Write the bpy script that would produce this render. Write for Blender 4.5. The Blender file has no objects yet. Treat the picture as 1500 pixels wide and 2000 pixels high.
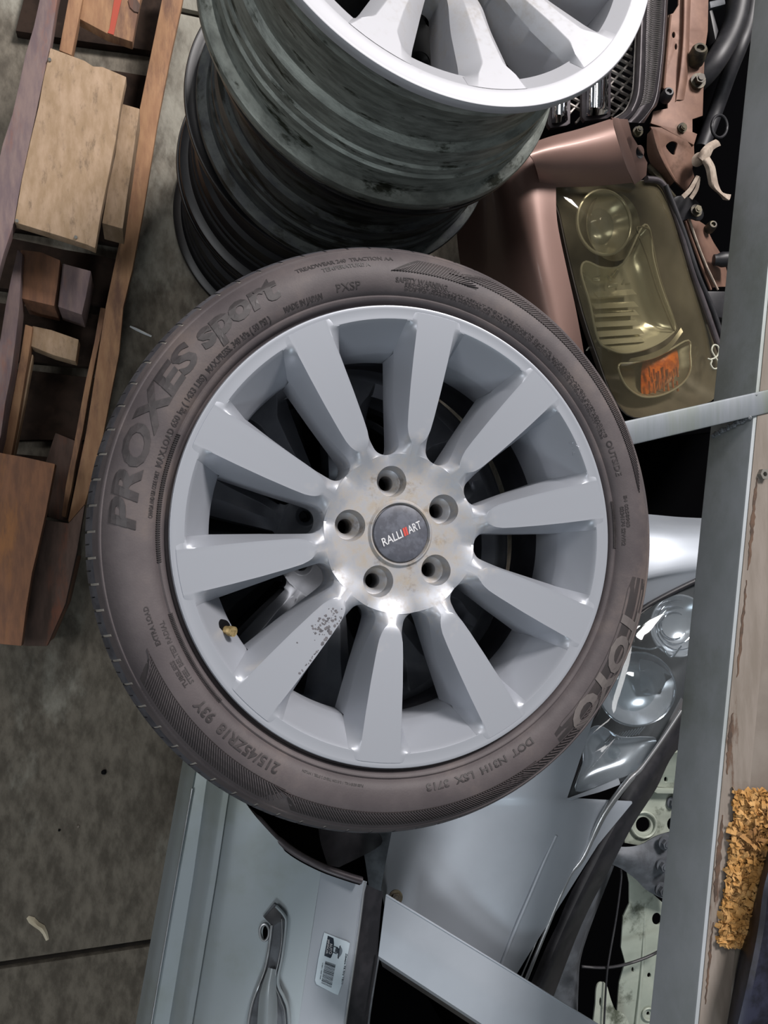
import bpy, bmesh, math, random
from mathutils import Vector, Matrix
random.seed(7)
sc = bpy.context.scene
C = sc.collection
PI = math.pi

# ------------------------------------------------------------------ camera, world, lights, exposure
ZL = 0.825                                   # height of the top wheel's rim lip above the floor
F = 1444.0                                   # focal length in pixels of the 1500x2000 frame
EYE = Vector((-0.2602, -0.0256, ZL + 0.7303))
FWD = Vector((0.30187076, 0.06087433, -0.95140336)).normalized()
RIGHT = FWD.cross(Vector((0, 1, 0))).normalized()
UP = RIGHT.cross(FWD)
cam_data = bpy.data.cameras.new('camera')
cam_data.sensor_fit = 'VERTICAL'
cam_data.sensor_height = 36.0
cam_data.lens = 36.0 * F / 2000.0
cam_data.clip_start = 0.02
cam = bpy.data.objects.new('camera', cam_data)
C.objects.link(cam)
cam.matrix_world = Matrix.Translation(EYE) @ Matrix((RIGHT, UP, -FWD)).transposed().to_4x4()
sc.camera = cam

world = bpy.data.worlds.new('world')
sc.world = world
world.use_nodes = True
wb = world.node_tree.nodes['Background']
wb.inputs[0].default_value = (0.80, 0.86, 0.90, 1)
wb.inputs[1].default_value = 0.10

def area(name, loc, target, sx, sy, power, col=(1, 1, 1)):
    d = bpy.data.lights.new(name, 'AREA')
    d.shape = 'RECTANGLE'; d.size = sx; d.size_y = sy; d.energy = power; d.color = col
    o = bpy.data.objects.new(name, d); C.objects.link(o)
    o.location = loc
    o.rotation_euler = (Vector(target) - Vector(loc)).to_track_quat('-Z', 'Y').to_euler()
    return o
# the warehouse's ceiling fittings
area('ceiling_light', (2.05, 3.6, 4.3), (0.0, 0, 0.6), 1.5, 1.0, 390, (1.0, 0.95, 0.93))
area('ceiling_light', (-1.0, 2.8, 4.3), (-0.2, 0, 0.3), 1.6, 1.0, 40, (1.0, 0.97, 0.95))
area('ceiling_light', (-3.0, 0.0, 4.3), (0, 0, 0.4), 1.6, 1.0, 48, (0.96, 0.98, 1.0))
area('ceiling_light', (-0.6, -4.6, 4.3), (0, 0, 0.4), 1.6, 1.0, 58, (0.84, 0.94, 1.0))
sc.view_settings.view_transform = 'Standard'
sc.view_settings.look = 'None'
sc.view_settings.gamma = 1.0
sc.view_settings.use_curve_mapping = False
sc.view_settings.exposure = 0.0

def ray(px, py):
    return RIGHT * ((px - 750) / F) + UP * ((1000 - py) / F) + FWD
def U(px, py, z):
    """world point at height z on the line of sight that was measured at (px, py)"""
    d = ray(px, py)
    return EYE + d * ((z - EYE.z) / d.z)
def US(pts, z=None):
    return [U(p[0], p[1], p[2] if z is None else z) for p in pts]

# ------------------------------------------------------------------ materials
def nd(nt, t, **kw):
    n = nt.nodes.new(t)
    for k, v in kw.items():
        if k.startswith('i_'):
            n.inputs[k[2:].replace('_', ' ')].default_value = v
        else:
            setattr(n, k, v)
    return n
def srgb(c):
    if isinstance(c, str):
        c = tuple(int(c[i:i + 2], 16) / 255 for i in (0, 2, 4))
    return tuple((x / 12.92 if x <= 0.04045 else ((x + 0.055) / 1.055) ** 2.4) for x in c) + (1,)
MATS = {}
def mat(name, c1, c2=None, rough=0.5, metal=0.0, scale=20.0, stretch=(1, 1, 1), detail=6.0, lo=0.4, hi=0.62, bump=0.0, bscale=None,
        c3=None, scale3=5.0, lo3=0.5, hi3=0.6, coat=0.0, rough2=None, spec=0.5, rot=(0, 0, 0)):
    """procedural principled material: two colours mixed by noise, an optional third in larger patches"""
    m = bpy.data.materials.new(name); m.use_nodes = True
    nt = m.node_tree; b = nt.nodes['Principled BSDF']; L = nt.links.new
    b.inputs['Roughness'].default_value = rough; b.inputs['Metallic'].default_value = metal
    b.inputs['Coat Weight'].default_value = coat; b.inputs['Coat Roughness'].default_value = 0.08
    b.inputs['Specular IOR Level'].default_value = spec
    if c2 is None: c2 = c1
    tc = nd(nt, 'ShaderNodeTexCoord'); mp = nd(nt, 'ShaderNodeMapping')
    mp.inputs['Scale'].default_value = stretch; mp.inputs['Rotation'].default_value = rot
    L(tc.outputs['Object'], mp.inputs['Vector'])
    nz = nd(nt, 'ShaderNodeTexNoise'); nz.inputs['Scale'].default_value = scale; nz.inputs['Detail'].default_value = detail; nz.inputs['Roughness'].default_value = 0.62
    L(mp.outputs[0], nz.inputs['Vector'])
    rp = nd(nt, 'ShaderNodeMapRange'); rp.inputs[1].default_value = lo; rp.inputs[2].default_value = hi; rp.interpolation_type = 'SMOOTHSTEP'
    L(nz.outputs['Fac'], rp.inputs[0])
    mx = nd(nt, 'ShaderNodeMix', data_type='RGBA')
    mx.inputs[6].default_value = srgb(c1); mx.inputs[7].default_value = srgb(c2)
    L(rp.outputs[0], mx.inputs[0]); out = mx.outputs[2]
    if c3 is not None:
        n3 = nd(nt, 'ShaderNodeTexNoise'); n3.inputs['Scale'].default_value = scale3; n3.inputs['Detail'].default_value = 8; n3.inputs['Roughness'].default_value = 0.68
        L(mp.outputs[0], n3.inputs['Vector'])
        r3 = nd(nt, 'ShaderNodeMapRange'); r3.inputs[1].default_value = lo3; r3.inputs[2].default_value = hi3; r3.interpolation_type = 'SMOOTHSTEP'
        L(n3.outputs['Fac'], r3.inputs[0])
        m3 = nd(nt, 'ShaderNodeMix', data_type='RGBA'); m3.inputs[7].default_value = srgb(c3)
        L(out, m3.inputs[6]); L(r3.outputs[0], m3.inputs[0]); out = m3.outputs[2]
    L(out, b.inputs['Base Color'])
    if rough2 is not None:
        rr = nd(nt, 'ShaderNodeMapRange'); rr.inputs[3].default_value = rough; rr.inputs[4].default_value = rough2
        L(rp.outputs[0], rr.inputs[0]); L(rr.outputs[0], b.inputs['Roughness'])
    if bump:
        bn = nd(nt, 'ShaderNodeBump'); bn.inputs['Strength'].default_value = bump; bn.inputs['Distance'].default_value = 0.002
        src = nz.outputs['Fac']
        if bscale:
            nb = nd(nt, 'ShaderNodeTexNoise'); nb.inputs['Scale'].default_value = bscale; nb.inputs['Detail'].default_value = 5
            L(mp.outputs[0], nb.inputs['Vector']); src = nb.outputs['Fac']
        L(src, bn.inputs['Height']); L(bn.outputs[0], b.inputs['Normal'])
    MATS[name] = m
    return m
def glassy(name, tint, gloss=0.08, rough=0.05, haze=None, hazefac=0.0):
    """a thin clear plastic cover: lets light through, tints it, adds a glossy reflection and some yellowed haze"""
    m = bpy.data.materials.new(name); m.use_nodes = True
    nt = m.node_tree; L = nt.links.new
    nt.nodes.remove(nt.nodes['Principled BSDF'])
    out = nt.nodes['Material Output']
    tr = nd(nt, 'ShaderNodeBsdfTransparent'); tr.inputs[0].default_value = tint + (1,)
    gl = nd(nt, 'ShaderNodeBsdfGlossy'); gl.inputs['Roughness'].default_value = rough
    lw = nd(nt, 'ShaderNodeLayerWeight'); lw.inputs[0].default_value = 0.5
    pw = nd(nt, 'ShaderNodeMath', operation='POWER'); pw.inputs[1].default_value = 4.0; L(lw.outputs['Facing'], pw.inputs[0])
    fr = nd(nt, 'ShaderNodeMapRange'); fr.inputs[3].default_value = 0.035; fr.inputs[4].default_value = 0.6; L(pw.outputs[0], fr.inputs[0])
    base = tr.outputs[0]
    if haze:
        df = nd(nt, 'ShaderNodeBsdfDiffuse'); df.inputs[0].default_value = srgb(haze)
        nz = nd(nt, 'ShaderNodeTexNoise'); nz.inputs['Scale'].default_value = 9; nz.inputs['Detail'].default_value = 6
        mr = nd(nt, 'ShaderNodeMapRange'); mr.inputs[1].default_value = 0.3; mr.inputs[2].default_value = 0.7; mr.inputs[3].default_value = hazefac * 0.4; mr.inputs[4].default_value = hazefac * 1.3
        tc = nd(nt, 'ShaderNodeTexCoord'); L(tc.outputs['Object'], nz.inputs['Vector']); L(nz.outputs['Fac'], mr.inputs[0])
        mh = nd(nt, 'ShaderNodeMixShader'); L(mr.outputs[0], mh.inputs[0]); L(tr.outputs[0], mh.inputs[1]); L(df.outputs[0], mh.inputs[2]); base = mh.outputs[0]
    mx = nd(nt, 'ShaderNodeMixShader'); L(fr.outputs[0], mx.inputs[0]); L(base, mx.inputs[1]); L(gl.outputs[0], mx.inputs[2])
    L(mx.outputs[0], out.inputs['Surface'])
    MATS[name] = m
    return m

mat('concrete', '4d473e', '716a5f', rough=0.92, scale=50, detail=10, lo=0.3, hi=0.72, bump=0.6, bscale=150, stretch=(1, 0.5, 1), rot=(0, 0, 0.6), c3='98958a', scale3=2.3, lo3=0.52, hi3=0.64)
mat('joint_dirt', '1d1a17', '2c2722', rough=1.0)
mat('rubber', '453f41', '5b5455', rough=0.62, scale=9, lo=0.3, hi=0.75, bump=0.08, bscale=500, c3='685c56', scale3=4.5, lo3=0.5, hi3=0.75, spec=0.4)
mat('rubber_tread', '33333a', '4a4a50', rough=0.7, scale=30, bump=0.1, bscale=400)
mat('rubber_letter', '2f2b2c', '3d3839', rough=0.5, scale=60)
mat('rubber_dust', 'a59f97', '8a8580', rough=0.8)
mat('black_gap', '0b0b0d', rough=0.8, spec=0.1)
mat('silver_side', 'b9bec4', rough=0.34, metal=0.75)
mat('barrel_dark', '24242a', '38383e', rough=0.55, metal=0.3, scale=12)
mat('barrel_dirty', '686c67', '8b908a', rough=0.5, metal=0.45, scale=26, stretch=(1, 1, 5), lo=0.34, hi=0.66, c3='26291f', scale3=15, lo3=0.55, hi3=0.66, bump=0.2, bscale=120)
mat('barrel_shaded', '33363a', '4a4e4c', rough=0.55, metal=0.3, scale=26, stretch=(1, 1, 5), lo=0.34, hi=0.66, c3='15160f', scale3=12, lo3=0.5, hi3=0.62)  # dirty barrel darkened, shade below the top rim painted in
mat('rail_lit', 'b0b5ba', 'a0a6a8', rough=0.55, metal=0.15, scale=14, stretch=(3, 0.5, 1), lo=0.3, hi=0.7, c3='868c84', scale3=3, lo3=0.45, hi3=0.7, bump=0.1)  # paler copy of the rack steel, light on the rail's side painted in
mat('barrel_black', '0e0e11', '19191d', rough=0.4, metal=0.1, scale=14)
mat('lip_alloy', 'c3c5c8', 'aeb2b4', rough=0.32, metal=0.8, scale=8)
mat('cap_grey', '4b4d56', '5d606a', rough=0.5, scale=90, bump=0.05)
mat('white_print', 'c9c9cc', rough=0.6)
mat('red_print', 'c4493f', rough=0.6)
mat('brass', 'b8a070', '8d7a50', rough=0.4, metal=0.7, scale=300)
mat('wood_light', '937b60', 'ab927a', rough=0.85, scale=22, stretch=(3, 1, 1), lo=0.3, hi=0.75, bump=0.3, c3='6c5a48', scale3=24, lo3=0.52, hi3=0.76)
mat('wood_tan', '8f6a4f', 'a5805f', rough=0.85, scale=20, stretch=(4, 0.8, 1), lo=0.3, hi=0.75, bump=0.3, c3='6e5142', scale3=8, lo3=0.48, hi3=0.70)
mat('wood_grey', '66575a', '7c6a66', rough=0.9, scale=20, stretch=(4, 0.8, 1), lo=0.3, hi=0.7, bump=0.3, c3='83594a', scale3=7, lo3=0.52, hi3=0.72)
mat('shade_wood', '2a221e', '372c26', rough=0.95, scale=20, spec=0.1)
mat('rubber_light', '5d5756', '66605e', rough=0.6, scale=40)
mat('wood_dark', '473831', '5b4840', rough=0.9, scale=22, stretch=(4, 0.8, 1), lo=0.3, hi=0.7, bump=0.4, c3='6e4636', scale3=7, lo3=0.54, hi3=0.72)
mat('wood_orange', '6f5040', '8c634a', rough=0.88, scale=20, stretch=(4, 0.8, 1), lo=0.3, hi=0.7, bump=0.3, c3='9a6a44', scale3=6, lo3=0.52, hi3=0.72)
mat('red_paint', 'a4412c', rough=0.7)
mat('nail', '8d8a84', rough=0.5, metal=0.6)
mat('steel_rail', '7f848b', '72797d', rough=0.5, metal=0.25, scale=16, stretch=(4, 0.4, 1), lo=0.3, hi=0.7, c3='70776f', scale3=3, lo3=0.45, hi3=0.7, bump=0.1)
mat('weld', '83878b', '5f6367', rough=0.6, metal=0.3, scale=200, bump=0.5)
mat('ledge', '756c63', '857c74', rough=0.85, scale=18, stretch=(3, 0.5, 1), lo=0.3, hi=0.7, c3='5a463a', scale3=10, lo3=0.58, hi3=0.66, bump=0.3)
mat('shelf_board', '70675f', '7f776f', rough=0.88, scale=10, lo=0.3, hi=0.7, c3='6b6a5c', scale3=4, lo3=0.5, hi3=0.68, bump=0.2)
mat('rust', '5f4a3c', '473a32', rough=0.9, scale=40, bump=0.4)
mat('chips', 'a5783f', 'bf965f', rough=0.9, scale=60, c3='7f5a33', scale3=30, lo3=0.5, hi3=0.65)
mat('bag', '15151d', '2a2c3c', rough=0.45, scale=20, bump=0.4)
mat('bronze', '8c7067', '866a61', rough=0.5, metal=0.3, scale=6, coat=0.1)
mat('bronze_rough', '6e5246', '806253', rough=0.6, metal=0.25, scale=25, lo=0.3, hi=0.7, c3='5a4335', scale3=10, lo3=0.55, hi3=0.68, bump=0.1)
mat('black_plastic', '1f1f23', '2b2a2e', rough=0.5, scale=30)
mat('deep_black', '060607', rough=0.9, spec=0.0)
mat('grille_trim', '4c464a', '5b5558', rough=0.4, metal=0.3, scale=30)
mat('mesh_metal', 'a39d98', '8a847f', rough=0.45, metal=0.4, scale=60)
mat('chrome', 'd8dce2', rough=0.09, metal=1.0)
mat('bolt_dark', '3b3732', '56503f', rough=0.55, metal=0.5, scale=60)
mat('cloth', '9c8d80', 'b3a597', rough=0.95, scale=60, bump=0.4)
mat('reflector', 'c4c1b0', rough=0.2, metal=0.45)
mat('reflector_dark', '757163', '868171', rough=0.3, metal=0.4, scale=12)
mat('housing', '4a4440', '5a534d', rough=0.5, scale=10)
mat('amber', 'd06a16', 'a4480c', rough=0.25, scale=60, lo=0.4, hi=0.6)
mat('paint_mark', 'c9c9b8', rough=0.7)
mat('silver_paint', 'a9b0b9', 'a2a9b2', rough=0.45, metal=0.3, scale=4, coat=0.12)
mat('silver_door', 'a0a9ae', '939b98', rough=0.42, metal=0.4, scale=4, coat=0.15)
mat('lamp_silver', 'b9bcc0', 'a8acb2', rough=0.22, metal=0.5, scale=6)
mat('grey_metal', '98a094', 'aab1a5', rough=0.55, metal=0.2, scale=14, lo=0.3, hi=0.7, c3='4c5245', scale3=9, lo3=0.54, hi3=0.66)
mat('dark_bracket', '4a4d52', '5c6066', rough=0.6, metal=0.3, scale=30, bump=0.2)
mat('sticker_paper', 'bccad3', rough=0.55)
mat('ink', '16212f', rough=0.6)
mat('ink_grey', '68727c', rough=0.6)
glassy('lens_yellow', (0.955, 0.935, 0.86), rough=0.06, haze='93896f', hazefac=0.13)
glassy('lens_clear', (0.93, 0.95, 0.96), rough=0.04, haze='aab0b4', hazefac=0.07)
mat('white_plastic', 'e4e4e4', rough=0.6)
mat('paper', 'b7ab93', 'c9bfa8', rough=0.9)

# wheel paint: silver with brown dust lodged around the hub and some chips
WTC = {}
def wheel_mat(name, base, dust, rh=0.15, r0=0.045, metal=0.38, rough=0.34):
    m = bpy.data.materials.new(name); m.use_nodes = True
    nt = m.node_tree; b = nt.nodes['Principled BSDF']; L = nt.links.new
    b.inputs['Metallic'].default_value = metal; b.inputs['Roughness'].default_value = 0.34
    tc = nd(nt, 'ShaderNodeTexCoord'); WTC[name] = tc
    sep = nd(nt, 'ShaderNodeSeparateXYZ'); L(tc.outputs['Object'], sep.inputs[0])
    cb = nd(nt, 'ShaderNodeCombineXYZ'); L(sep.outputs[0], cb.inputs[0]); L(sep.outputs[1], cb.inputs[1])
    ln = nd(nt, 'ShaderNodeVectorMath', operation='LENGTH'); L(cb.outputs[0], ln.inputs[0])
    nz = nd(nt, 'ShaderNodeTexNoise'); nz.inputs['Scale'].default_value = 70; nz.inputs['Detail'].default_value = 8; nz.inputs['Roughness'].default_value = 0.7
    L(tc.outputs['Object'], nz.inputs['Vector'])
    fall = nd(nt, 'ShaderNodeMapRange'); fall.inputs[1].default_value = r0; fall.inputs[2].default_value = rh; fall.inputs[3].default_value = 0.20; fall.inputs[4].default_value = -0.22
    L(ln.outputs['Value'], fall.inputs[0])
    ad = nd(nt, 'ShaderNodeMath', operation='ADD'); L(nz.outputs['Fac'], ad.inputs[0]); L(fall.outputs[0], ad.inputs[1])
    mr = nd(nt, 'ShaderNodeMapRange'); mr.interpolation_type = 'SMOOTHSTEP'; mr.inputs[1].default_value = 0.42; mr.inputs[2].default_value = 0.95; mr.inputs[4].default_value = 0.85
    L(ad.outputs[0], mr.inputs[0])
    mx = nd(nt, 'ShaderNodeMix', data_type='RGBA'); mx.inputs[6].default_value = srgb(base); mx.inputs[7].default_value = srgb(dust)
    L(mr.outputs[0], mx.inputs[0])
    n2 = nd(nt, 'ShaderNodeTexNoise'); n2.inputs['Scale'].default_value = 26; n2.inputs['Detail'].default_value = 10; n2.inputs['Roughness'].default_value = 0.75
    L(tc.outputs['Object'], n2.inputs['Vector'])
    f2 = nd(nt, 'ShaderNodeMapRange'); f2.inputs[1].default_value = 0.06; f2.inputs[2].default_value = 0.115; f2.inputs[3].default_value = 0.07; f2.inputs[4].default_value = -0.25
    L(ln.outputs['Value'], f2.inputs[0])
    a2 = nd(nt, 'ShaderNodeMath', operation='ADD'); L(n2.outputs['Fac'], a2.inputs[0]); L(f2.outputs[0], a2.inputs[1])
    g2 = nd(nt, 'ShaderNodeMapRange'); g2.interpolation_type = 'SMOOTHSTEP'; g2.inputs[1].default_value = 0.60; g2.inputs[2].default_value = 0.74; g2.inputs[4].default_value = 0.7
    L(a2.outputs[0], g2.inputs[0])
    mb = nd(nt, 'ShaderNodeMix', data_type='RGBA'); mb.inputs[7].default_value = srgb('70604c'); L(mx.outputs[2], mb.inputs[6]); L(g2.outputs[0], mb.inputs[0])
    L(mb.outputs[2], b.inputs['Base Color'])
    rr = nd(nt, 'ShaderNodeMapRange'); rr.inputs[3].default_value = rough; rr.inputs[4].default_value = 0.8; L(mr.outputs[0], rr.inputs[0]); L(rr.outputs[0], b.inputs['Roughness'])
    mm = nd(nt, 'ShaderNodeMapRange'); mm.inputs[3].default_value = metal; mm.inputs[4].default_value = 0.0; L(mr.outputs[0], mm.inputs[0]); L(mm.outputs[0], b.inputs['Metallic'])
    MATS[name] = m
    return m
wheel_mat('wheel_silver', 'a3a7af', '9c8f7c', rough=0.4)
wheel_mat('wheel_silver_top', 'a2a3a8', '8f877b', rh=0.26, metal=0.25, rough=0.55)

# ------------------------------------------------------------------ object helpers
ORG = {}
def thing(name, label, cat, loc, group=None):
    o = bpy.data.objects.new(name, None); C.objects.link(o)
    o.empty_display_size = 0.05
    o.location = loc; o['label'] = label; o['category'] = cat; o['kind'] = 'thing'
    if group: o['group'] = group
    ORG[o] = Vector(loc)
    return o
def tag(o, label, cat, group=None, kind=None):
    o['label'] = label; o['category'] = cat
    if group: o['group'] = group
    if kind: o['kind'] = kind
    return o
def link(name, me, m, parent=None, local=False, label=None, kind=None, base=None):
    """one mesh = one object; world-space meshes are moved into the parent's frame"""
    o = bpy.data.objects.new(name, me); C.objects.link(o)
    if m is not None and len(me.materials) == 0: me.materials.append(MATS[m])
    if parent is not None:
        o.parent = parent
        if not local:
            me.transform(Matrix.Translation(-ORG[parent])); ORG[o] = ORG[parent]
        else:
            ORG[o] = ORG[parent]
    elif not local:
        b = Vector(base) if base is not None else sum((v.co for v in me.vertices), Vector()) / max(1, len(me.vertices))
        if base is None: b.z = min(v.co.z for v in me.vertices)
        me.transform(Matrix.Translation(-b)); o.location = b; ORG[o] = b
    if label: o['label'] = label
    if kind: o['kind'] = kind
    return o
def to_mesh(verts, faces, smooth=True, name='mesh', angle=35):
    me = bpy.data.meshes.new(name)
    me.from_pydata([tuple(v) for v in verts], [], faces)
    bm = bmesh.new(); bm.from_mesh(me)
    bmesh.ops.remove_doubles(bm, verts=bm.verts, dist=1e-6)
    bmesh.ops.recalc_face_normals(bm, faces=bm.faces)
    bm.to_mesh(me); bm.free()
    finish(me, smooth, angle)
    return me
def finish(me, smooth=True, angle=35):
    for p in me.polygons: p.use_smooth = smooth
    if smooth: me.set_sharp_from_angle(angle=math.radians(angle))
def bevel_mesh(me, w, seg=2):
    bm = bmesh.new(); bm.from_mesh(me)
    es = [e for e in bm.edges if len(e.link_faces) == 2 and e.calc_face_angle(0) > 0.5]
    try: bmesh.ops.bevel(bm, geom=es, offset=w, segments=seg, profile=0.6, affect='EDGES', clamp_overlap=True)
    except Exception: pass
    bm.to_mesh(me); bm.free(); finish(me, True, 40)
    return me
def prism(top, thick, bevel=0.0015, down=None, jitter=0.0):
    """a solid whose top is the given world polygon, 'thick' deep"""
    down = Vector((0, 0, -1)) if down is None else Vector(down).normalized()
    n = len(top)
    if jitter: top = [p + Vector((random.uniform(-1, 1), random.uniform(-1, 1), 0)) * jitter for p in top]
    v = list(top) + [p + down * thick for p in top]
    f = [tuple(range(n)), tuple(range(2 * n - 1, n - 1, -1))] + [(i, i + n, (i + 1) % n + n, (i + 1) % n) for i in range(n)]
    me = to_mesh(v, f, False)
    if bevel: bevel_mesh(me, bevel)
    return me
def curve_mesh(splines, extrude, bevel=0.0, offset=0.0, res=1):
    """2D outlines (first = outside, others = holes) filled and extruded; lies in its local XY plane"""
    cu = bpy.data.curves.new('c', 'CURVE'); cu.dimensions = '2D'; cu.fill_mode = 'BOTH'
    cu.extrude = extrude; cu.bevel_depth = bevel; cu.bevel_resolution = res; cu.offset = offset
    for s in splines:
        sp = cu.splines.new('POLY'); sp.points.add(len(s) - 1); sp.use_cyclic_u = True
        for p, q in zip(sp.points, s): p.co = (q[0], q[1], 0, 1)
    return eval_curve(cu)
def eval_curve(cu):
    o = bpy.data.objects.new('tmp', cu); C.objects.link(o)
    dg = bpy.context.evaluated_depsgraph_get()
    me = bpy.data.meshes.new_from_object(o.evaluated_get(dg), depsgraph=dg)
    bpy.data.objects.remove(o); bpy.data.curves.remove(cu)
    me.materials.clear()
    bm = bmesh.new(); bm.from_mesh(me); bmesh.ops.remove_doubles(bm, verts=bm.verts, dist=1e-6); bm.to_mesh(me); bm.free()
    return me
class Plane:
    """a real plane in the place, through three measured points"""
    def __init__(s, a, b, c):
        s.o = U(*a); B = U(*b); Cc = U(*c)
        s.n = (B - s.o).cross(Cc - s.o).normalized()
        if s.n.z < 0: s.n = -s.n
        s.x = (Vector((0, 1, 0)).cross(s.n)).normalized(); s.y = s.n.cross(s.x)
    def hit(s, px, py, h=0.0):
        d = ray(px, py)
        t = ((s.o + s.n * h) - EYE).dot(s.n) / d.dot(s.n)
        return EYE + d * t
    def uv(s, px, py):
        q = s.hit(px, py) - s.o
        return (q.dot(s.x), q.dot(s.y))
    def mtx(s, h=0.0):
        return Matrix.Translation(s.o + s.n * h) @ Matrix((s.x, s.y, s.n)).transposed().to_4x4()
def flat(z):
    return Plane((750, 1000, z), (900, 1000, z), (750, 900, z))
def ring_pts(cx, cy, r, n=20, ry=None, a0=0.0):
    ry = r if ry is None else ry
    return [(cx + r * math.cos(a0 + 2 * PI * i / n), cy + ry * math.sin(a0 + 2 * PI * i / n)) for i in range(n)]
def smooth_poly(pts, k=4):
    """closed Catmull-Rom through measured points"""
    n = len(pts); out = []
    for i in range(n):
        p0, p1, p2, p3 = pts[i - 1], pts[i], pts[(i + 1) % n], pts[(i + 2) % n]
        for j in range(k):
            t = j / k
            out.append(tuple(0.5 * ((2 * p1[a]) + (-p0[a] + p2[a]) * t + (2 * p0[a] - 5 * p1[a] + 4 * p2[a] - p3[a]) * t * t + (-p0[a] + 3 * p1[a] - 3 * p2[a] + p3[a]) * t ** 3) for a in range(len(p1))))
    return out
def plate(pl, outline, thick, bevel=0.001, holes=(), h=0.0):
    """sheet with real holes lying in plane pl, outlines measured in pixels; its top surface is at height h over the plane"""
    sp = [[pl.uv(*p) for p in outline]] + [[pl.uv(*p) for p in hh] for hh in holes]
    me = curve_mesh(sp, max(1e-4, thick / 2 - bevel), bevel)
    me.transform(pl.mtx(h - thick / 2))
    finish(me, True, 40)
    return me
def cr(a, b, c, d, t):
    return 0.5 * ((2 * b) + (c - a) * t + (2 * a - 5 * b + 4 * c - d) * t * t + (3 * b - 3 * c + d - a) * t ** 3)
def spline(pts, k=6):
    out = []
    n = len(pts)
    for i in range(n - 1):
        a, b, c, d = pts[max(0, i - 1)], pts[i], pts[i + 1], pts[min(n - 1, i + 2)]
        for j in range(k): out.append(cr(a, b, c, d, j / k))
    out.append(pts[-1].copy())
    return out
def loft(rows, ku=5, kv=5, thick=0.0012, sharp=35, smooth_u=True, smooth_v=True):
    """bent sheet through rows of measured points (px, py, z), given a real thickness below"""
    W = [[U(*p) for p in r] for r in rows]
    def sub(pts, k, sm):
        if sm: return spline(pts, k)
        o = []
        for a, b in zip(pts, pts[1:]): o += [a.lerp(b, j / k) for j in range(k)]
        return o + [pts[-1]]
    A = [sub(r, ku, smooth_u) for r in W]
    cols = list(zip(*A))
    B = [sub(list(c), kv, smooth_v) for c in cols]
    nu = len(B); nv = len(B[0])
    v = [B[i][j] for i in range(nu) for j in range(nv)]
    f = [(i * nv + j, i * nv + j + 1, (i + 1) * nv + j + 1, (i + 1) * nv + j) for i in range(nu - 1) for j in range(nv - 1)]
    return sheet(v, f, thick, sharp)
def sheet(v, f, thick, sharp=35):
    me = bpy.data.meshes.new('sheet'); me.from_pydata([tuple(p) for p in v], [], f)
    bm = bmesh.new(); bm.from_mesh(me)
    bmesh.ops.remove_doubles(bm, verts=bm.verts, dist=1e-6)
    bmesh.ops.recalc_face_normals(bm, faces=bm.faces)
    if sum((EYE - fc.calc_center_median()).dot(fc.normal) * fc.calc_area() for fc in bm.faces) < 0:
        bmesh.ops.reverse_faces(bm, faces=bm.faces)
    if thick:
        bm.normal_update()
        nv = {x: bm.verts.new(x.co - x.normal * thick) for x in list(bm.verts)}
        fs = list(bm.faces); bd = [e for e in bm.edges if len(e.link_faces) == 1]
        bl = []
        for e in bd:
            l = e.link_loops[0]; bl.append((l.vert, l.link_loop_next.vert))
        for fc in fs: bm.faces.new([nv[x] for x in reversed(fc.verts)])
        for a, b in bl:
            try: bm.faces.new((b, a, nv[a], nv[b]))
            except ValueError: pass
    bm.to_mesh(me); bm.free(); finish(me, True, sharp)
    return me
def dome(outline, pl, bulge, rings=8, power=2.0, thick=0.002, h=0.0, flat_to=0.0):
    """convex (or, with bulge<0, bowl-shaped) cover over a measured outline lying in plane pl"""
    P = [pl.hit(*p) + pl.n * h for p in outline]
    c = sum(P, Vector()) / len(P); n = len(P)
    v = []; f = []
    for k in range(rings):
        t = 1 - k / rings
        z = bulge * (1 - max(0.0, (t - flat_to) / (1 - flat_to)) ** power)
        v += [c.lerp(p, t) + pl.n * z for p in P]
    v.append(c + pl.n * bulge)
    for k in range(rings - 1):
        f += [(k * n + i, k * n + (i + 1) % n, (k + 1) * n + (i + 1) % n, (k + 1) * n + i) for i in range(n)]
    f += [((rings - 1) * n + i, (rings - 1) * n + (i + 1) % n, rings * n) for i in range(n)]
    return sheet(v, f, thick, 50)
def tube(pts, r, seg=10, k=5, closed=False, rads=None, caps=True):
    """round bar swept along world points"""
    P = pts if k <= 1 else spline(pts, k)
    if closed: P = pts
    n = len(P); v = []; f = []
    rr = [r] * n if rads is None else [rads[min(len(rads) - 1, int(i * len(rads) / n))] for i in range(n)]
    prev = None
    for i, p in enumerate(P):
        a = P[i - 1] if (i > 0 or closed) else p
        b = P[(i + 1) % n] if (i < n - 1 or closed) else p
        t = (b - a).normalized()
        if prev is None:
            s = t.cross(Vector((0, 0, 1)))
            if s.length < 1e-3: s = t.cross(Vector((1, 0, 0)))
        else: s = prev - t * prev.dot(t)
        s.normalize(); prev = s; q = t.cross(s)
        v += [p + (s * math.cos(2 * PI * j / seg) + q * math.sin(2 * PI * j / seg)) * rr[i] for j in range(seg)]
    m = n if closed else n - 1
    for i in range(m):
        for j in range(seg):
            f.append((i * seg + j, i * seg + (j + 1) % seg, ((i + 1) % n) * seg + (j + 1) % seg, ((i + 1) % n) * seg + j))
    if caps and not closed:
        f += [tuple(range(seg - 1, -1, -1)), tuple(range((n - 1) * seg, n * seg))]
    return to_mesh(v, f, True, angle=45)
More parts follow.
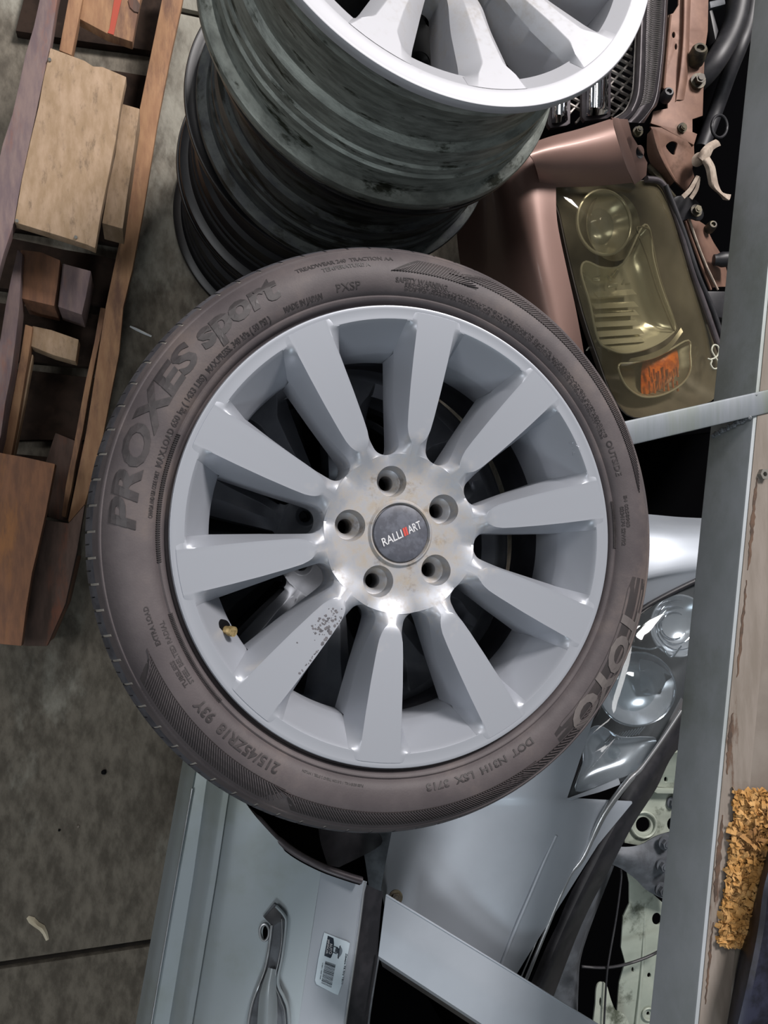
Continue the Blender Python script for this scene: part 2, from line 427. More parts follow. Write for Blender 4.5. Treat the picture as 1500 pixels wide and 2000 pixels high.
def lathe(prof, seg=96, closed=False, a0=0.0, a1=2 * PI, axis=None):
    """profile of (radius, height) spun about Z"""
    v = []; f = []; n = len(prof); full = abs(a1 - a0 - 2 * PI) < 1e-6
    m = seg if full else seg + 1
    for i in range(m):
        a = a0 + (a1 - a0) * i / seg
        v += [Vector((r * math.cos(a), r * math.sin(a), z)) for r, z in prof]
    for i in range(seg):
        j = (i + 1) % m
        for k in range(n - 1 if not closed else n):
            f.append((i * n + k, j * n + k, j * n + (k + 1) % n, i * n + (k + 1) % n))
    return to_mesh(v, f, True, angle=40)
def bolt(center, n, r, h, parent, m='bolt_dark', name='bolt', washer=True):
    """hexagon head on a washer"""
    n = Vector(n).normalized()
    M = Matrix.Translation(center) @ n.to_track_quat('Z', 'Y').to_matrix().to_4x4()
    v = []; f = []
    def disc(rr, z0, z1, k, a0=0.0):
        b = len(v)
        for z in (z0, z1): v.extend(Vector((rr * math.cos(a0 + 2 * PI * i / k), rr * math.sin(a0 + 2 * PI * i / k), z)) for i in range(k))
        f.extend((b + i, b + (i + 1) % k, b + k + (i + 1) % k, b + k + i) for i in range(k))
        f.append(tuple(b + k + i for i in range(k)))
    if washer: disc(r * 1.5, -0.001, h * 0.3, 16)
    disc(r, h * 0.3 - 0.0005, h, 6, 0.3)
    disc(r * 0.55, h - 0.0003, h * 1.15, 12)
    me = bpy.data.meshes.new('bolt'); me.from_pydata([tuple(M @ q) for q in v], [], f)
    bm = bmesh.new(); bm.from_mesh(me); bmesh.ops.recalc_face_normals(bm, faces=bm.faces); bm.to_mesh(me); bm.free()
    finish(me, True, 30)
    return link(name, me, m, parent)
def text_mesh(s, extrude=0.0, offset=0.0, shear=0.0, spacing=1.0):
    cu = bpy.data.curves.new('t', 'FONT'); cu.body = s; cu.size = 1.0
    cu.extrude = extrude; cu.offset = offset; cu.shear = shear; cu.space_character = spacing; cu.resolution_u = 3
    return eval_curve(cu)
# ------------------------------------------------------------------ floor
floor = tag(link('floor', prism([Vector((-2.6, -2.4, -0.012)), Vector((2.6, -2.4, -0.012)), Vector((2.6, 3.0, -0.012)), Vector((-2.6, 3.0, -0.012))], 0.1, 0), 'joint_dirt', base=(0, 0, -0.012)),
            'worn grey concrete floor slabs with dark joints', 'floor', kind='structure')
seam_a = U(360, 22, 0).y; seam_b = U(200, 1856, 0).y
ys = [-2.4, seam_b, seam_a, 3.0]
for i in range(3):
    y0, y1 = ys[i] + (0.006 if i else 0), ys[i + 1] - (0.006 if i < 2 else 0)
    link('slab', prism([Vector((-2.6, y0, 0)), Vector((2.6, y0, 0)), Vector((2.6, y1, 0)), Vector((-2.6, y1, 0))], 0.02, 0.004), 'concrete', floor)

# ------------------------------------------------------------------ alloy wheels
def lerp(a, b, t): return a + (b - a) * t
def interp(x, tab):
    if x <= tab[0][0]: return tab[0][1]
    for (x0, y0), (x1, y1) in zip(tab, tab[1:]):
        if x <= x1: return lerp(y0, y1, (x - x0) / (x1 - x0))
    return tab[-1][1]
def sm(t):
    t = max(0.0, min(1.0, t)); return t * t * (3 - 2 * t)

class Wheel:
    """geometry of one alloy wheel, lip plane at z = 0, axis +Z"""
    N = 10
    tab = True
    r_hub, r_in, r_out, r_lip, r_edge = 0.084, 0.0865, 0.2015, 0.2275, 0.2425
    rho = 0.0150
    facet = [(0.03, 0.0012), (0.08, 0.0028), (0.0985, 0.0038), (0.1005, 0.0066), (0.104, 0.0092), (0.109, 0.0114), (0.116, 0.0133), (0.13, 0.0150), (0.16, 0.0177), (0.19, 0.0197), (0.24, 0.0222)]
    body = [(0.086, 0.0142), (0.11, 0.0178), (0.15, 0.0247), (0.2015, 0.0325), (0.2275, 0.0330), (0.24, 0.0262)]
    dish = [(0.2015, -0.048), (0.2275, -0.0032)]
    zbot = -0.082
    g_scale = (1.0, 1.0)                     # how wide the windows to either side of a spoke are
    def half(s, r): return r * PI / s.N
    def g(s, r, side):
        """half width of the window beside the spoke"""
        k = s.g_scale[0 if side < 0 else 1]
        lin = (s.half(r) - interp(r, s.body)) * k
        rc = s.r_in + s.rho
        if r < rc: return min(lin, math.sqrt(max(0.0, s.rho ** 2 - (rc - r) ** 2)))
        return lin
    def w(s, r, side):
        if r <= s.r_in: return s.half(r)
        if r <= s.r_out: return s.half(r) - s.g(r, side)
        wo = s.half(s.r_out) - s.g(s.r_out, side)
        return interp(r, [(s.r_out, wo), (s.r_lip + 0.001, max(wo * 1.04, interp(r, s.facet) + 0.002)), (0.24, interp(0.24, s.facet) + 0.0008)])
    def zd(s, r):
        return interp(r, s.dish + [(0.238, -0.0022), (0.2425, -0.0018)])
    z_hub, line, blend = -0.031, (0.109, 0.0272), (0.060, 0.106)
    def zc(s, r):
        return lerp(s.z_hub, s.line[0] * r - s.line[1], sm((r - s.blend[0]) / (s.blend[1] - s.blend[0])))
    def dr(s, r):
        return s.dmax * sm((r - 0.064) / 0.088)
    dmax = 0.038
    def cross(s, r, side):
        """[(lateral, z)] from the spoke's crest outwards"""
        f = min(interp(r, s.facet), s.w(r, side) * 0.96)
        w = s.w(r, side); zc = s.zc(r)
        if r > s.r_out:
            D = max(0.0004, zc - (s.zd(r) + 0.0002))
        else: D = s.dr(r)
        k = sm((r - 0.095) / 0.010)
        e = min(0.0009, 0.2 * (w - f))
        out = []
        for q in (0, 0.4, 0.8): out.append((f * q, zc))
        out.append((max(f * 0.8, f - e), zc - 0.00003))
        for u in (0.0, 0.06, 0.2, 0.4, 0.6, 0.8, 0.93, 1.0):
            h = lerp(u * u * (1.6 - 0.6 * u), u * (0.75 + 0.25 * u), k)
            out.append((lerp(f, w, u), zc - D * h))
        return out
    def spoke(s):
        R = []
        r = s.r_hub
        R += [s.r_hub, s.r_hub + 0.0012, s.r_in]
        for i in range(1, 13):
            R.append(s.r_in + s.rho * (1 - math.cos(PI / 2 * i / 12)))
        x = R[-1]
        while x < s.r_out - 0.004: x += 0.0035; R.append(x)
        R.append(s.r_out)
        x = s.r_out
        while x < s.r_lip - 0.003: x += 0.003; R.append(x)
        R += [s.r_lip] + ([0.230, 0.2335, 0.2366, 0.2374] if s.tab else [])
        R = [q for q in R if q <= (1 if s.tab else s.r_lip + 1e-6)]
        R = sorted(set(round(q, 6) for q in R))
        v = []; f = []
        rows = []
        for r in R:
            L = s.cross(r, -1); Rr = s.cross(r, 1)
            row = [(-a, z) for a, z in reversed(L)] + [(a, z) for a, z in Rr[1:]]
            if r > 0.237: row = [(a, z - 0.0012) for a, z in row]
            rows.append((r, row))
        n = len(rows[0][1])
        for r, row in rows:
            for a, z in row: v.append(Vector((r * math.cos(a / r), r * math.sin(a / r), z)))
        for i in range(len(rows) - 1):
            for j in range(n - 1):
                f.append((i * n + j, i * n + j + 1, (i + 1) * n + j + 1, (i + 1) * n + j))
        # side walls of the windows
        for col in (0, n - 1):
            idx = [i for i, (r, _) in enumerate(rows) if s.r_in - 1e-6 <= r <= s.r_out + 1e-6]
            base = len(v)
            for i in idx:
                p = v[i * n + col]; v.append(Vector((p.x, p.y, lerp(p.z, s.zbot, 0.45)))); v.append(Vector((p.x * 0.999, p.y * 0.999, s.zbot)))
            for a in range(len(idx) - 1):
                i, j = idx[a], idx[a + 1]
                f.append((i * n + col, j * n + col, base + 2 * (a + 1), base + 2 * a))
                f.append((base + 2 * a, base + 2 * (a + 1), base + 2 * (a + 1) + 1, base + 2 * a + 1))
        return to_mesh(v, f, True, angle=42)
    def hub(s, lug_r=0.05715, holes=5, lug_a=PI / 10, cap_r=0.0305):
        v = []; f = []
        M = s.N * 2 * 8
        rs = [0.026, 0.0315, 0.0335, 0.0345, 0.036, 0.037, 0.045, 0.053, 0.06, 0.066, 0.07, 0.074, 0.078, 0.081, s.r_hub]
        for r in rs:
            for i in range(M):
                a = 2 * PI * i / M
                ph = (a + PI / s.N) % (2 * PI / s.N) - PI / s.N
                lat = abs(ph) * r
                zc = s.zc(r); D = s.dr(r)
                fr_ = interp(r, s.facet); u = max(0.0, lat - fr_) / (s.half(r) - fr_)
                z = zc - D * (u * u * (1.6 - 0.6 * u))
                if r < 0.0365: z += 0.0030 if 0.0325 < r < 0.0355 else (0.001 if r >= 0.0355 else -0.001)
                v.append(Vector((r * math.cos(a), r * math.sin(a), z)))
        nt = len(rs)
        for k in range(nt - 1):
            for i in range(M):
                f.append((k * M + i, k * M + (i + 1) % M, (k + 1) * M + (i + 1) % M, (k + 1) * M + i))
        b = len(v)
        for i in range(M):
            a = 2 * PI * i / M
            v.append(Vector((s.r_hub * math.cos(a), s.r_hub * math.sin(a), s.zbot)))
            v.append(Vector((rs[0] * math.cos(a), rs[0] * math.sin(a), s.zbot)))
        for i in range(M):
            j = (i + 1) % M
            f.append(((nt - 1) * M + i, (nt - 1) * M + j, b + 2 * j, b + 2 * i))
            f.append((b + 2 * i, b + 2 * j, b + 2 * j + 1, b + 2 * i + 1))
            f.append((b + 2 * i + 1, b + 2 * j + 1, j, i))
        me = to_mesh(v, f, True)
        o = bpy.data.objects.new('tmp_hub', me); C.objects.link(o)
        prof = [(0.0, 0.01), (0.0182, 0.01), (0.0172, -0.030), (0.0158, -0.036), (0.0145, -0.046), (0.0128, -0.047), (0.0082, -0.053), (0.0078, -0.12), (0.0, -0.12)]
        cv = []; cf = []
        for h in range(holes):
            a = lug_a + h * 2 * PI / holes
            cme = lathe(prof, 40)
            cme.transform(Matrix.Translation((lug_r * math.cos(a), lug_r * math.sin(a), 0)))
            bb = len(cv); cv += [q.co.copy() for q in cme.vertices]; cf += [tuple(bb + i for i in p.vertices) for p in cme.polygons]
            bpy.data.meshes.remove(cme)
        cm = to_mesh(cv, cf, True); co = bpy.data.objects.new('tmp_cut', cm); C.objects.link(co)
        md = o.modifiers.new('b', 'BOOLEAN'); md.operation = 'DIFFERENCE'; md.object = co; md.solver = 'EXACT'
        dg = bpy.context.evaluated_depsgraph_get()
        res = bpy.data.meshes.new_from_object(o.evaluated_get(dg), depsgraph=dg)
        bpy.data.objects.remove(o); bpy.data.objects.remove(co)
        res.materials.clear(); finish(res, True, 32)
        return res
    def ring(s, seg=180):
        d = s.dish
        prof = [(s.r_out + 0.004, s.zbot - 0.02), (s.r_out + 0.0005, s.zbot), (s.r_out, d[0][1] - 0.012), (s.r_out + 0.0008, d[0][1] - 0.001)]
        for t in (0.06, 0.3, 0.6, 0.9, 0.985): prof.append((lerp(d[0][0], d[1][0], t), lerp(d[0][1], d[1][1], t)))
        prof += [(s.r_lip + 0.0008, -0.0026), (0.2305, -0.0024), (0.2385, -0.0019), (0.2405, -0.0013), (0.2418, -0.0016), (0.2428, -0.0034), (0.2431, -0.0065), (0.2424, -0.0118), (0.2405, -0.0135), (0.2360, -0.0140)]
        return lathe(prof, seg)

def barrel_profile(R=0.2425, W=0.222):
    """outside of a bare rim's barrel, from the front flange down to the back flange, then up the inside"""
    o = [(R - 0.004, -0.0135), (R - 0.014, -0.0145), (R - 0.0165, -0.020), (R - 0.0180, -0.036), (R - 0.0160, -0.041), (R - 0.0180, -0.046), (R - 0.0235, -0.052), (R - 0.030, -0.068), (R - 0.032, -0.085),
         (R - 0.0315, -0.115), (R - 0.0235, -0.122), (R - 0.0225, -0.150), (R - 0.0195, -0.153), (R - 0.0190, -0.163), (R - 0.0158, -0.166), (R - 0.0172, -0.172), (R - 0.0176, -0.190), (R - 0.0150, -0.1965), (R - 0.006, -0.199), (R - 0.0015, -0.2015), (R, -0.206), (R - 0.0006, -0.2125), (R - 0.003, -0.2155),
         (R - 0.006, -W), (R - 0.012, -W + 0.0025), (R - 0.022, -0.200), (R - 0.0265, -0.150), (R - 0.036, -0.118), (R - 0.037, -0.075), (R - 0.045, -0.07)]
    return o

def rot_copy(name, me, parent, z, ang, m=None, label=None):
    o = link(name, me, m, parent, local=True, label=label)
    o.location = (0, 0, z); o.rotation_euler = (0, 0, ang)
    return o

# ---- the wheel with tyre on top of the near stack
H = 0.225
hero = thing('tyred_wheel_assembly', 'silver ten-spoke alloy wheel with black tyre lying face up in the middle', 'wheel', (0, 0, ZL - H))
WTC['wheel_silver'].object = hero
LUG = math.radians(99.94)
wh = Wheel()
hub_me = wh.hub()
hub = rot_copy('hub', hub_me, hero, H, LUG - PI / 10, 'wheel_silver')
sp_me = wh.spoke()
for k in range(10):
    sp = rot_copy('spoke', sp_me, hero, H, LUG - PI / 10 + k * 2 * PI / 10, 'wheel_silver')
    if k == 4: sp['label'] = 'spoke with chipped paint along its edge'
    SPK = sp if k == 4 else globals().get('SPK')
rot_copy('rim_ring', wh.ring(), hero, H, 0, 'wheel_silver')
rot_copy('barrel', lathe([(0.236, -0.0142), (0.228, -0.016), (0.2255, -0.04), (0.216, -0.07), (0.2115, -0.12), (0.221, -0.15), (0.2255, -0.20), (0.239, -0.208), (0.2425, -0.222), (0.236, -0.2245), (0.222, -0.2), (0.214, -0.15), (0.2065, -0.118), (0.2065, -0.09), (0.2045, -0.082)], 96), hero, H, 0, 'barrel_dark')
# centre cap with lettering
capme = lathe([(0.0, -0.0268), (0.012, -0.0268), (0.022, -0.0271), (0.0285, -0.0277), (0.0305, -0.0286), (0.0311, -0.0302), (0.0311, -0.05), (0.0, -0.05)], 64)
cap = rot_copy('centre_cap', capme, hero, H, 0, 'cap_grey')
ca = math.radians(25)
def cap_text(s, x0, x1, h, m, name):
    me = text_mesh(s, 0.5, 0.012, 0.12)
    xs = [v.co.x for v in me.vertices]; yl = [v.co.y for v in me.vertices]
    for v in me.vertices:
        x = lerp(x0, x1, (v.co.x - min(xs)) / (max(xs) - min(xs))); y = (v.co.y - min(yl)) / (max(yl) - min(yl)) * h - h / 2
        z = -0.02685 + 0.0003 * (v.co.z + 0.5)
        v.co = (x * math.cos(ca) - y * math.sin(ca), x * math.sin(ca) + y * math.cos(ca), z)
    finish(me, False)
    return rot_copy(name, me, cap, 0, 0, m)
for s, a, b in (('RALLI', -0.0245, 0.0012), ('ART', 0.0078, 0.0245)):
    cap_text(s, a, b, 0.0088, 'white_print', 'lettering')
for a in (0.0018, 0.0046):
    pts = [Vector((a + 0.0000, -0.0044, 0)), Vector((a + 0.0022, -0.0044, 0)), Vector((a + 0.0034, 0.0044, 0)), Vector((a + 0.0012, 0.0044, 0))]
    me = prism([Vector((p.x * math.cos(ca) - p.y * math.sin(ca), p.x * math.sin(ca) + p.y * math.cos(ca), -0.0265)) for p in pts], 0.0004, 0)
    rot_copy('red_bar', me, cap, 0, 0, 'red_print')
# dark sleeves deep inside the bolt holes
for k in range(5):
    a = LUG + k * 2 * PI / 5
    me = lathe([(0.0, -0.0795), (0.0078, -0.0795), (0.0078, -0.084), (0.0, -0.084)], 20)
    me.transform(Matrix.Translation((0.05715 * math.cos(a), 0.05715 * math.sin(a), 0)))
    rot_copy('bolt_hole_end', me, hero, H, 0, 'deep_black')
# valve
vp = U(457, 1234, ZL - 0.022); vb = U(434, 1229, ZL - 0.0335)
val = link('valve', tube([vb - (vp - vb) * 0.3, vb.lerp(vp, 0.35), vp.lerp(vb, 0.35)], 0.0042, 14, 2), 'brass', hero)
link('valve_cap', tube([vp.lerp(vb, 0.4), vp], 0.0052, 14, 1), 'brass', val)
link('valve_grommet', (lambda me: (me.transform(Matrix.Translation(vb + (vp - vb) * 0.02) @ (vp - vb).to_track_quat('Z', 'Y').to_matrix().to_4x4()), me)[1])(lathe([(0.0040, 0.004), (0.0085, 0.003), (0.0098, 0.0005), (0.0098, -0.008), (0.0, -0.008)], 24)), 'black_gap', val)

# tyre
TOP = [(0.2405, -0.0150), (0.2462, -0.0120), (0.2480, -0.0062), (0.2498, -0.0040), (0.2520, -0.0034), (0.2540, -0.0046), (0.2552, -0.0030), (0.2580, 0.0002), (0.2640, 0.0026), (0.2720, 0.0040), (0.2800, 0.0036), (0.2880, 0.0012), (0.2950, -0.0028),
       (0.3010, -0.0080), (0.3034, -0.0108), (0.3046, -0.0106), (0.3062, -0.0116), (0.3072, -0.0140), (0.3090, -0.0168), (0.3120, -0.0215), (0.3150, -0.0275), (0.3176, -0.0350), (0.3194, -0.0440), (0.3206, -0.0530), (0.3212, -0.0600)]
TREAD = [(0.3140, -0.0620), (0.3140, -0.0690), (0.3216, -0.0710), (0.3220, -0.0920), (0.3150, -0.0935), (0.3150, -0.1010), (0.3222, -0.1030), (0.3222, -0.1125)]
BOT = [(r, -0.225 - z) for r, z in reversed(TOP + TREAD[:-1])]
prof = TOP + TREAD + BOT
def zs(r): return interp(r, TOP[3:20])
NP = 78
fr = [0.0, 0.012, 0.10, 0.112, 0.30, 0.49, 0.502, 0.55, 0.562, 0.78]
angs = []; kind = []
for p in range(NP):
    for q, u in enumerate(fr):
        angs.append(2 * PI * (p + u) / NP)
        kind.append(1 if q in (1, 2) else 2 if q in (7,) else 0)
v = []; f = []; fm = []
n = len(prof)
for a, kd in zip(angs, kind):
    for i, (r, z) in enumerate(prof):
        if kd == 1 and 19 <= i <= n - 19: r = r - (0.0030 if 22 < i < n - 22 else 0.0013)
        if kd == 2 and 21 <= i <= n - 22: r = r - 0.0028
        v.append(Vector((r * math.cos(a), r * math.sin(a), z)))
m = len(angs)
for i in range(m):
    j = (i + 1) % m
    for k in range(n - 1):
        f.append((i * n + k, j * n + k, j * n + k + 1, i * n + k + 1))
        g1 = (kind[i] == 1 and kind[j] == 1 and 18 <= k <= 23)
        fm.append(2 if g1 else (1 if 19 <= k <= n - 20 else 0))
tme = bpy.data.meshes.new('tyre'); tme.from_pydata([tuple(q) for q in v], [], f)
for mm in ('rubber', 'rubber_tread', 'rubber_dust'): tme.materials.append(MATS[mm])
for p, mi in zip(tme.polygons, fm): p.material_index = mi
finish(tme, True, 38)
tyre = rot_copy('tyre', tme, hero, H, 0)

mat('rubber_field', '2c2829', '352f2f', rough=0.75)
def wang(px, py):
    q = U(px, py, ZL); return math.atan2(q.y, q.x)
def slice_text(me, nx=0, ny=4):
    bm = bmesh.new(); bm.from_mesh(me)
    xs = [q.co.x for q in bm.verts]; x0, x1 = min(xs), max(xs)
    for i in range(ny):
        bmesh.ops.bisect_plane(bm, geom=bm.verts[:] + bm.edges[:] + bm.faces[:], plane_co=(0, 0.72 * (i + 0.5) / ny, 0), plane_no=(0, 1, 0))
    for i in range(1, nx):
        bmesh.ops.bisect_plane(bm, geom=bm.verts[:] + bm.edges[:] + bm.faces[:], plane_co=(x0 + (x1 - x0) * i / nx, 0, 0), plane_no=(1, 0, 0))
    bm.to_mesh(me); bm.free()
def arc_text(s, r0, r1, a_start, a_end, name='sidewall_lettering', shear=0.0, offset=0.02, h=0.0006, m='rubber_letter', spacing=1.0):
    """raised lettering read clockwise around the sidewall, tops outwards"""
    me = text_mesh(s, 0.5, offset, shear, spacing)
    if r1 - r0 > 0.009: slice_text(me, 24, 5)
    xs = [q.co.x for q in me.vertices]; x0, x1 = min(xs), max(xs)
    caps = 0.70 if any(ch.isupper() or ch.isdigit() for ch in s) else 0.5
    while a_end > a_start: a_end -= 2 * PI
    for q in me.vertices:
        t = (q.co.x - x0) / (x1 - x0); a = lerp(a_start, a_end, t); r = r0 + (r1 - r0) * q.co.y / caps
        q.co = (r * math.cos(a), r * math.sin(a), zs(r) + h * (q.co.z + 0.5) - 0.0001)
    finish(me, False)
    return rot_copy(name, me, tyre, 0, 0, m)
D = math.radians
arc_text('PROXES', 0.2735, 0.2965, wang(228, 1035), wang(400, 700), 'brand_lettering', 0.18, 0.035, 0.0009)
arc_text('sport', 0.2745, 0.2925, wang(408, 690), wang(548, 570), 'brand_lettering', 0.18, 0.04, 0.0009)
def field(a, b, r0, r1):
    while b > a: b -= 2 * PI
    K = 40; J = 6; vv = []
    for i in range(K + 1):
        t = i / K; aa = lerp(a, b, t); e = 0.004 * max(0, 1 - min(t, 1 - t) / 0.08)
        for j in range(J + 1):
            r = lerp(r0 + e, r1 - e, j / J); vv.append(Vector((r * math.cos(aa), r * math.sin(aa), zs(r) + 0.00012)))
    rot_copy('lettering_field', to_mesh(vv, [(i * (J + 1) + j, i * (J + 1) + j + 1, (i + 1) * (J + 1) + j + 1, (i + 1) * (J + 1) + j) for i in range(K) for j in range(J)]), tyre, 0, 0, 'rubber_field')
field(wang(1252, 1130), wang(1085, 1440), 0.2700, 0.3015)
arc_text('TOYO', 0.2730, 0.2985, wang(1238, 1192), wang(1112, 1410), 'brand_lettering', 0.12, 0.05, 0.0010, 'rubber_light')
arc_text('MAX.LOAD 650 kg ( 1433 LBS)', 0.2575, 0.2632, wang(318, 915), wang(405, 738))
arc_text('MAX.PRESS. 340 kPa ( 50 PSI )', 0.2575, 0.2632, wang(410, 730), wang(530, 627))
arc_text('CANADA AND USA CODE ONLY', 0.2580, 0.2618, wang(297, 1012), wang(314, 922))
arc_text('MADE IN JAPAN', 0.2580, 0.2632, wang(558, 612), wang(630, 582))
arc_text('PXSP', 0.2600, 0.2680, wang(658, 572), wang(705, 566), offset=0.0)
arc_text('TREADWEAR 240  TRACTION AA', 0.2900, 0.2945, wang(578, 530), wang(768, 508))
arc_text('TEMPERATURE A', 0.2830, 0.2872, wang(628, 530), wang(722, 516))
arc_text('SAFETY WARNING', 0.2660, 0.2710, wang(772, 562), wang(870, 572))
for i, (s, rr) in enumerate((('SERIOUS INJURY MAY RESULT FROM TIRE FAILURE DUE TO UNDERINFLATION OVERLOADING', 0.2640), ('FOLLOW OWNERS MANUAL OR TIRE PLACARD IN VEHICLE EXPLOSION OF TIRE RIM ASSEMBLY', 0.2612), ('DUE TO IMPROPER MOUNTING ONLY SPECIALLY TRAINED PERSONS SHOULD MOUNT TIRES', 0.2584))):
    arc_text(s, rr, rr + 0.0019, wang(790, 585), wang(1150, 870), offset=0.0, h=0.0005)
arc_text('OUTSIDE', 0.2615, 0.2680, wang(1178, 865), wang(1198, 932))
arc_text('E4 0258983', 0.2645, 0.2685, wang(1208, 970), wang(1215, 1030))
arc_text('0234174 S2WR2', 0.2590, 0.2630, wang(1208, 990), wang(1208, 1065))
arc_text('215/45ZR18  93Y', 0.2635, 0.2735, wang(548, 1490), wang(385, 1368), h=0.0009)
arc_text('EXTRA LOAD', 0.2700, 0.2742, wang(320, 1255), wang(292, 1182))
arc_text('STEEL BELTED RADIAL', 0.2600, 0.2642, wang(380, 1330), wang(322, 1210))
arc_text('TUBELESS', 0.2660, 0.2700, wang(362, 1342), wang(336, 1290))
arc_text('DOT  N31H  LSX  3713', 0.2600, 0.2668, wang(1040, 1448), wang(832, 1545), h=0.0008)
arc_text('PLIES SIDEWALL 1 RAYON TREAD 2 STEEL 1 NYLON', 0.2590, 0.2612, wang(708, 1540), wang(585, 1515), offset=0.0)

def ribs(a0, a1, r0f, r1f, count, slant, width, name='sidewall_ribs'):
    """slanted raised ribs moulded in the sidewall"""
    vv = []; ff = []
    while a1 > a0: a1 -= 2 * PI
    for i in range(count):
        t = (i + 0.5) / count; a = lerp(a0, a1, t); r0, r1 = r0f(t), r1f(t)
        if r1 - r0 < 0.001: continue
        b = len(vv); S = 3
        for k in range(S + 1):
            u = k / S; r = lerp(r0, r1, u); ac = a + slant * (u - 0.5) / r
            for d, h in ((-0.5, -0.0001), (-0.25, 0.0013), (0.25, 0.0013), (0.5, -0.0001)):
                aa = ac + d * width / r
                vv.append(Vector((r * math.cos(aa), r * math.sin(aa), zs(r) + h)))
        for k in range(S):
            for j in range(3): ff.append((b + k * 4 + j, b + k * 4 + j + 1, b + (k + 1) * 4 + j + 1, b + (k + 1) * 4 + j))
    me = to_mesh(vv, ff, False)
    return rot_copy(name, me, tyre, 0, 0, 'rubber' if name == 'sidewall_ribs' else 'rubber_letter')
def band(lo, hi, e=0.12):
    return lambda t: lo, lambda t: lerp(lo, hi, min(1.0, min(t, 1 - t) / e))
def both(a, b, lo, hi, n, sl, wd, e=0.12):
    p, q = band(lo, hi, e); o = ribs(a, b, p, q, n, sl, wd); o['kind'] = 'stuff'
    while b > a: b -= 2 * PI
    vv = []; ff = []; K = 60; J = 6
    for i in range(K + 1):
        t = i / K; aa = lerp(a, b, t)
        for j in range(J + 1):
            r = lerp(p(t) - 0.0006, q(t) + 0.0006, j / J); vv.append(Vector((r * math.cos(aa), r * math.sin(aa), zs(r) + 0.00012)))
    ff = [(i * (J + 1) + j, i * (J + 1) + j + 1, (i + 1) * (J + 1) + j + 1, (i + 1) * (J + 1) + j) for i in range(K) for j in range(J)]
    rot_copy('rib_field', to_mesh(vv, ff), tyre, 0, 0, 'rubber_field')
both(wang(1060, 1512), wang(565, 1530), 0.2850, 0.3000, 95, 0.016, 0.0017, 0.05)
both(wang(560, 1535), wang(272, 1290), 0.2830, 0.3000, 66, 0.016, 0.0022, 0.08)
both(wang(765, 530), wang(930, 560), 0.2780, 0.2935, 30, -0.012, 0.0019, 0.3)
both(wang(880, 535), wang(1240, 960), 0.2860, 0.3005, 105, -0.013, 0.0020, 0.12)
both(wang(1190, 1350), wang(940, 1545), 0.2880, 0.2985, 34, 0.014, 0.0018, 0.3)
# fine moulded lines between the bead rings
for (a, b) in ((wang(305, 1100), wang(360, 850)), (wang(400, 1400), wang(325, 1200)), (wang(1190, 980), wang(1200, 1070))):
    while b > a: b -= 2 * PI
    pl_, ql_ = (lambda t: 0.2505), (lambda t: 0.2545)
    o = ribs(a, b, pl_, ql_, 60, 0.0, 0.0010, 'bead_ribs'); o['kind'] = 'stuff'

# casting mark on the dish
def mark(s, px, py, h, ang):
    q = U(px, py, ZL - 0.016)
    me = text_mesh(s, 0.5, 0.02)
    r0 = math.hypot(q.x, q.y)
    for w_ in me.vertices:
        x, y = w_.co.x * h, w_.co.y * h
        P = Vector((q.x + x * math.cos(ang) - y * math.sin(ang), q.y + x * math.sin(ang) + y * math.cos(ang)))
        w_.co = (P.x, P.y, wh.zd(P.length) + H + 0.0008 * (w_.co.z + 0.4))
    finish(me, False)
    o = link('casting_mark', me, 'wheel_silver', hero, local=True)
mark('JWL', 1108, 866, 0.0085, math.radians(-75))
# flaked paint on one spoke: small lifted flakes and bare patches
vv = []; ff = []
sa = LUG - PI / 10 + 4 * 2 * PI / 10
for i in range(120):
    if random.random() < 0.5: r = random.gauss(0.128, 0.012); lat = random.gauss(0.15, 0.28) * interp(r, wh.facet); s = random.uniform(0.0006, 0.0022)
    else: r = random.uniform(0.108, 0.185); lat = random.uniform(0.82, 0.93) * interp(r, wh.facet); s = random.uniform(0.0006, 0.0016) * (1.5 if r < 0.15 else 1)
    if abs(lat) + s > 0.985 * interp(r, wh.facet) or r < 0.104: continue
    a = sa + lat / r
    c = Vector((r * math.cos(a), r * math.sin(a), ZL + wh.zc(r)))
    k = random.choice((5, 6, 7)); b_ = len(vv); a0 = random.random() * 6
    for j_ in range(k): vv.append(c + Vector((math.cos(a0 + 2 * PI * j_ / k), math.sin(a0 + 2 * PI * j_ / k), 0)) * s * random.uniform(0.5, 1.2) + Vector((0, 0, 0.00012)))
    vv.append(c + Vector((0, 0, 0.0002)))
    ff += [(b_ + j_, b_ + (j_ + 1) % k, b_ + k) for j_ in range(k)]
mat('bare_patch', '6e6c70', '56555a', rough=0.7, metal=0.3, scale=200)
o = link('paint_flakes', to_mesh(vv, ff, False), 'bare_patch', hero); o['kind'] = 'stuff'

# ---- bare rims
class TopWheel(Wheel):
    tab = False
    r_out = 0.205; r_lip = 0.2225
    rho = 0.011
    g_scale = (0.85, 1.12)
    facet = [(0.03, 0.001), (0.0955, 0.004), (0.10, 0.006), (0.12, 0.008), (0.16, 0.009), (0.19, 0.012), (0.205, 0.022), (0.24, 0.034)]
    body = [(0.086, 0.0165), (0.11, 0.0200), (0.15, 0.0255), (0.19, 0.0300), (0.205, 0.033), (0.2275, 0.0370), (0.24, 0.0362)]
    z_hub, line, blend = -0.046, (0.20, 0.0470), (0.055, 0.12)
    dmax = 0.013
    dish = [(0.205, -0.013), (0.2225, -0.0030)]
    def zd(s, r): return interp(r, s.dish + [(0.238, -0.0022), (0.2425, -0.0018)])
tw = TopWheel()
tw_hub = tw.hub(); tw_sp = tw.spoke(); tw_ring = tw.ring()
bar_me = lathe(barrel_profile(), 144)
mirror = tw_sp.copy(); mirror.transform(Matrix.Diagonal((1, -1, 1, 1))); mirror.flip_normals()
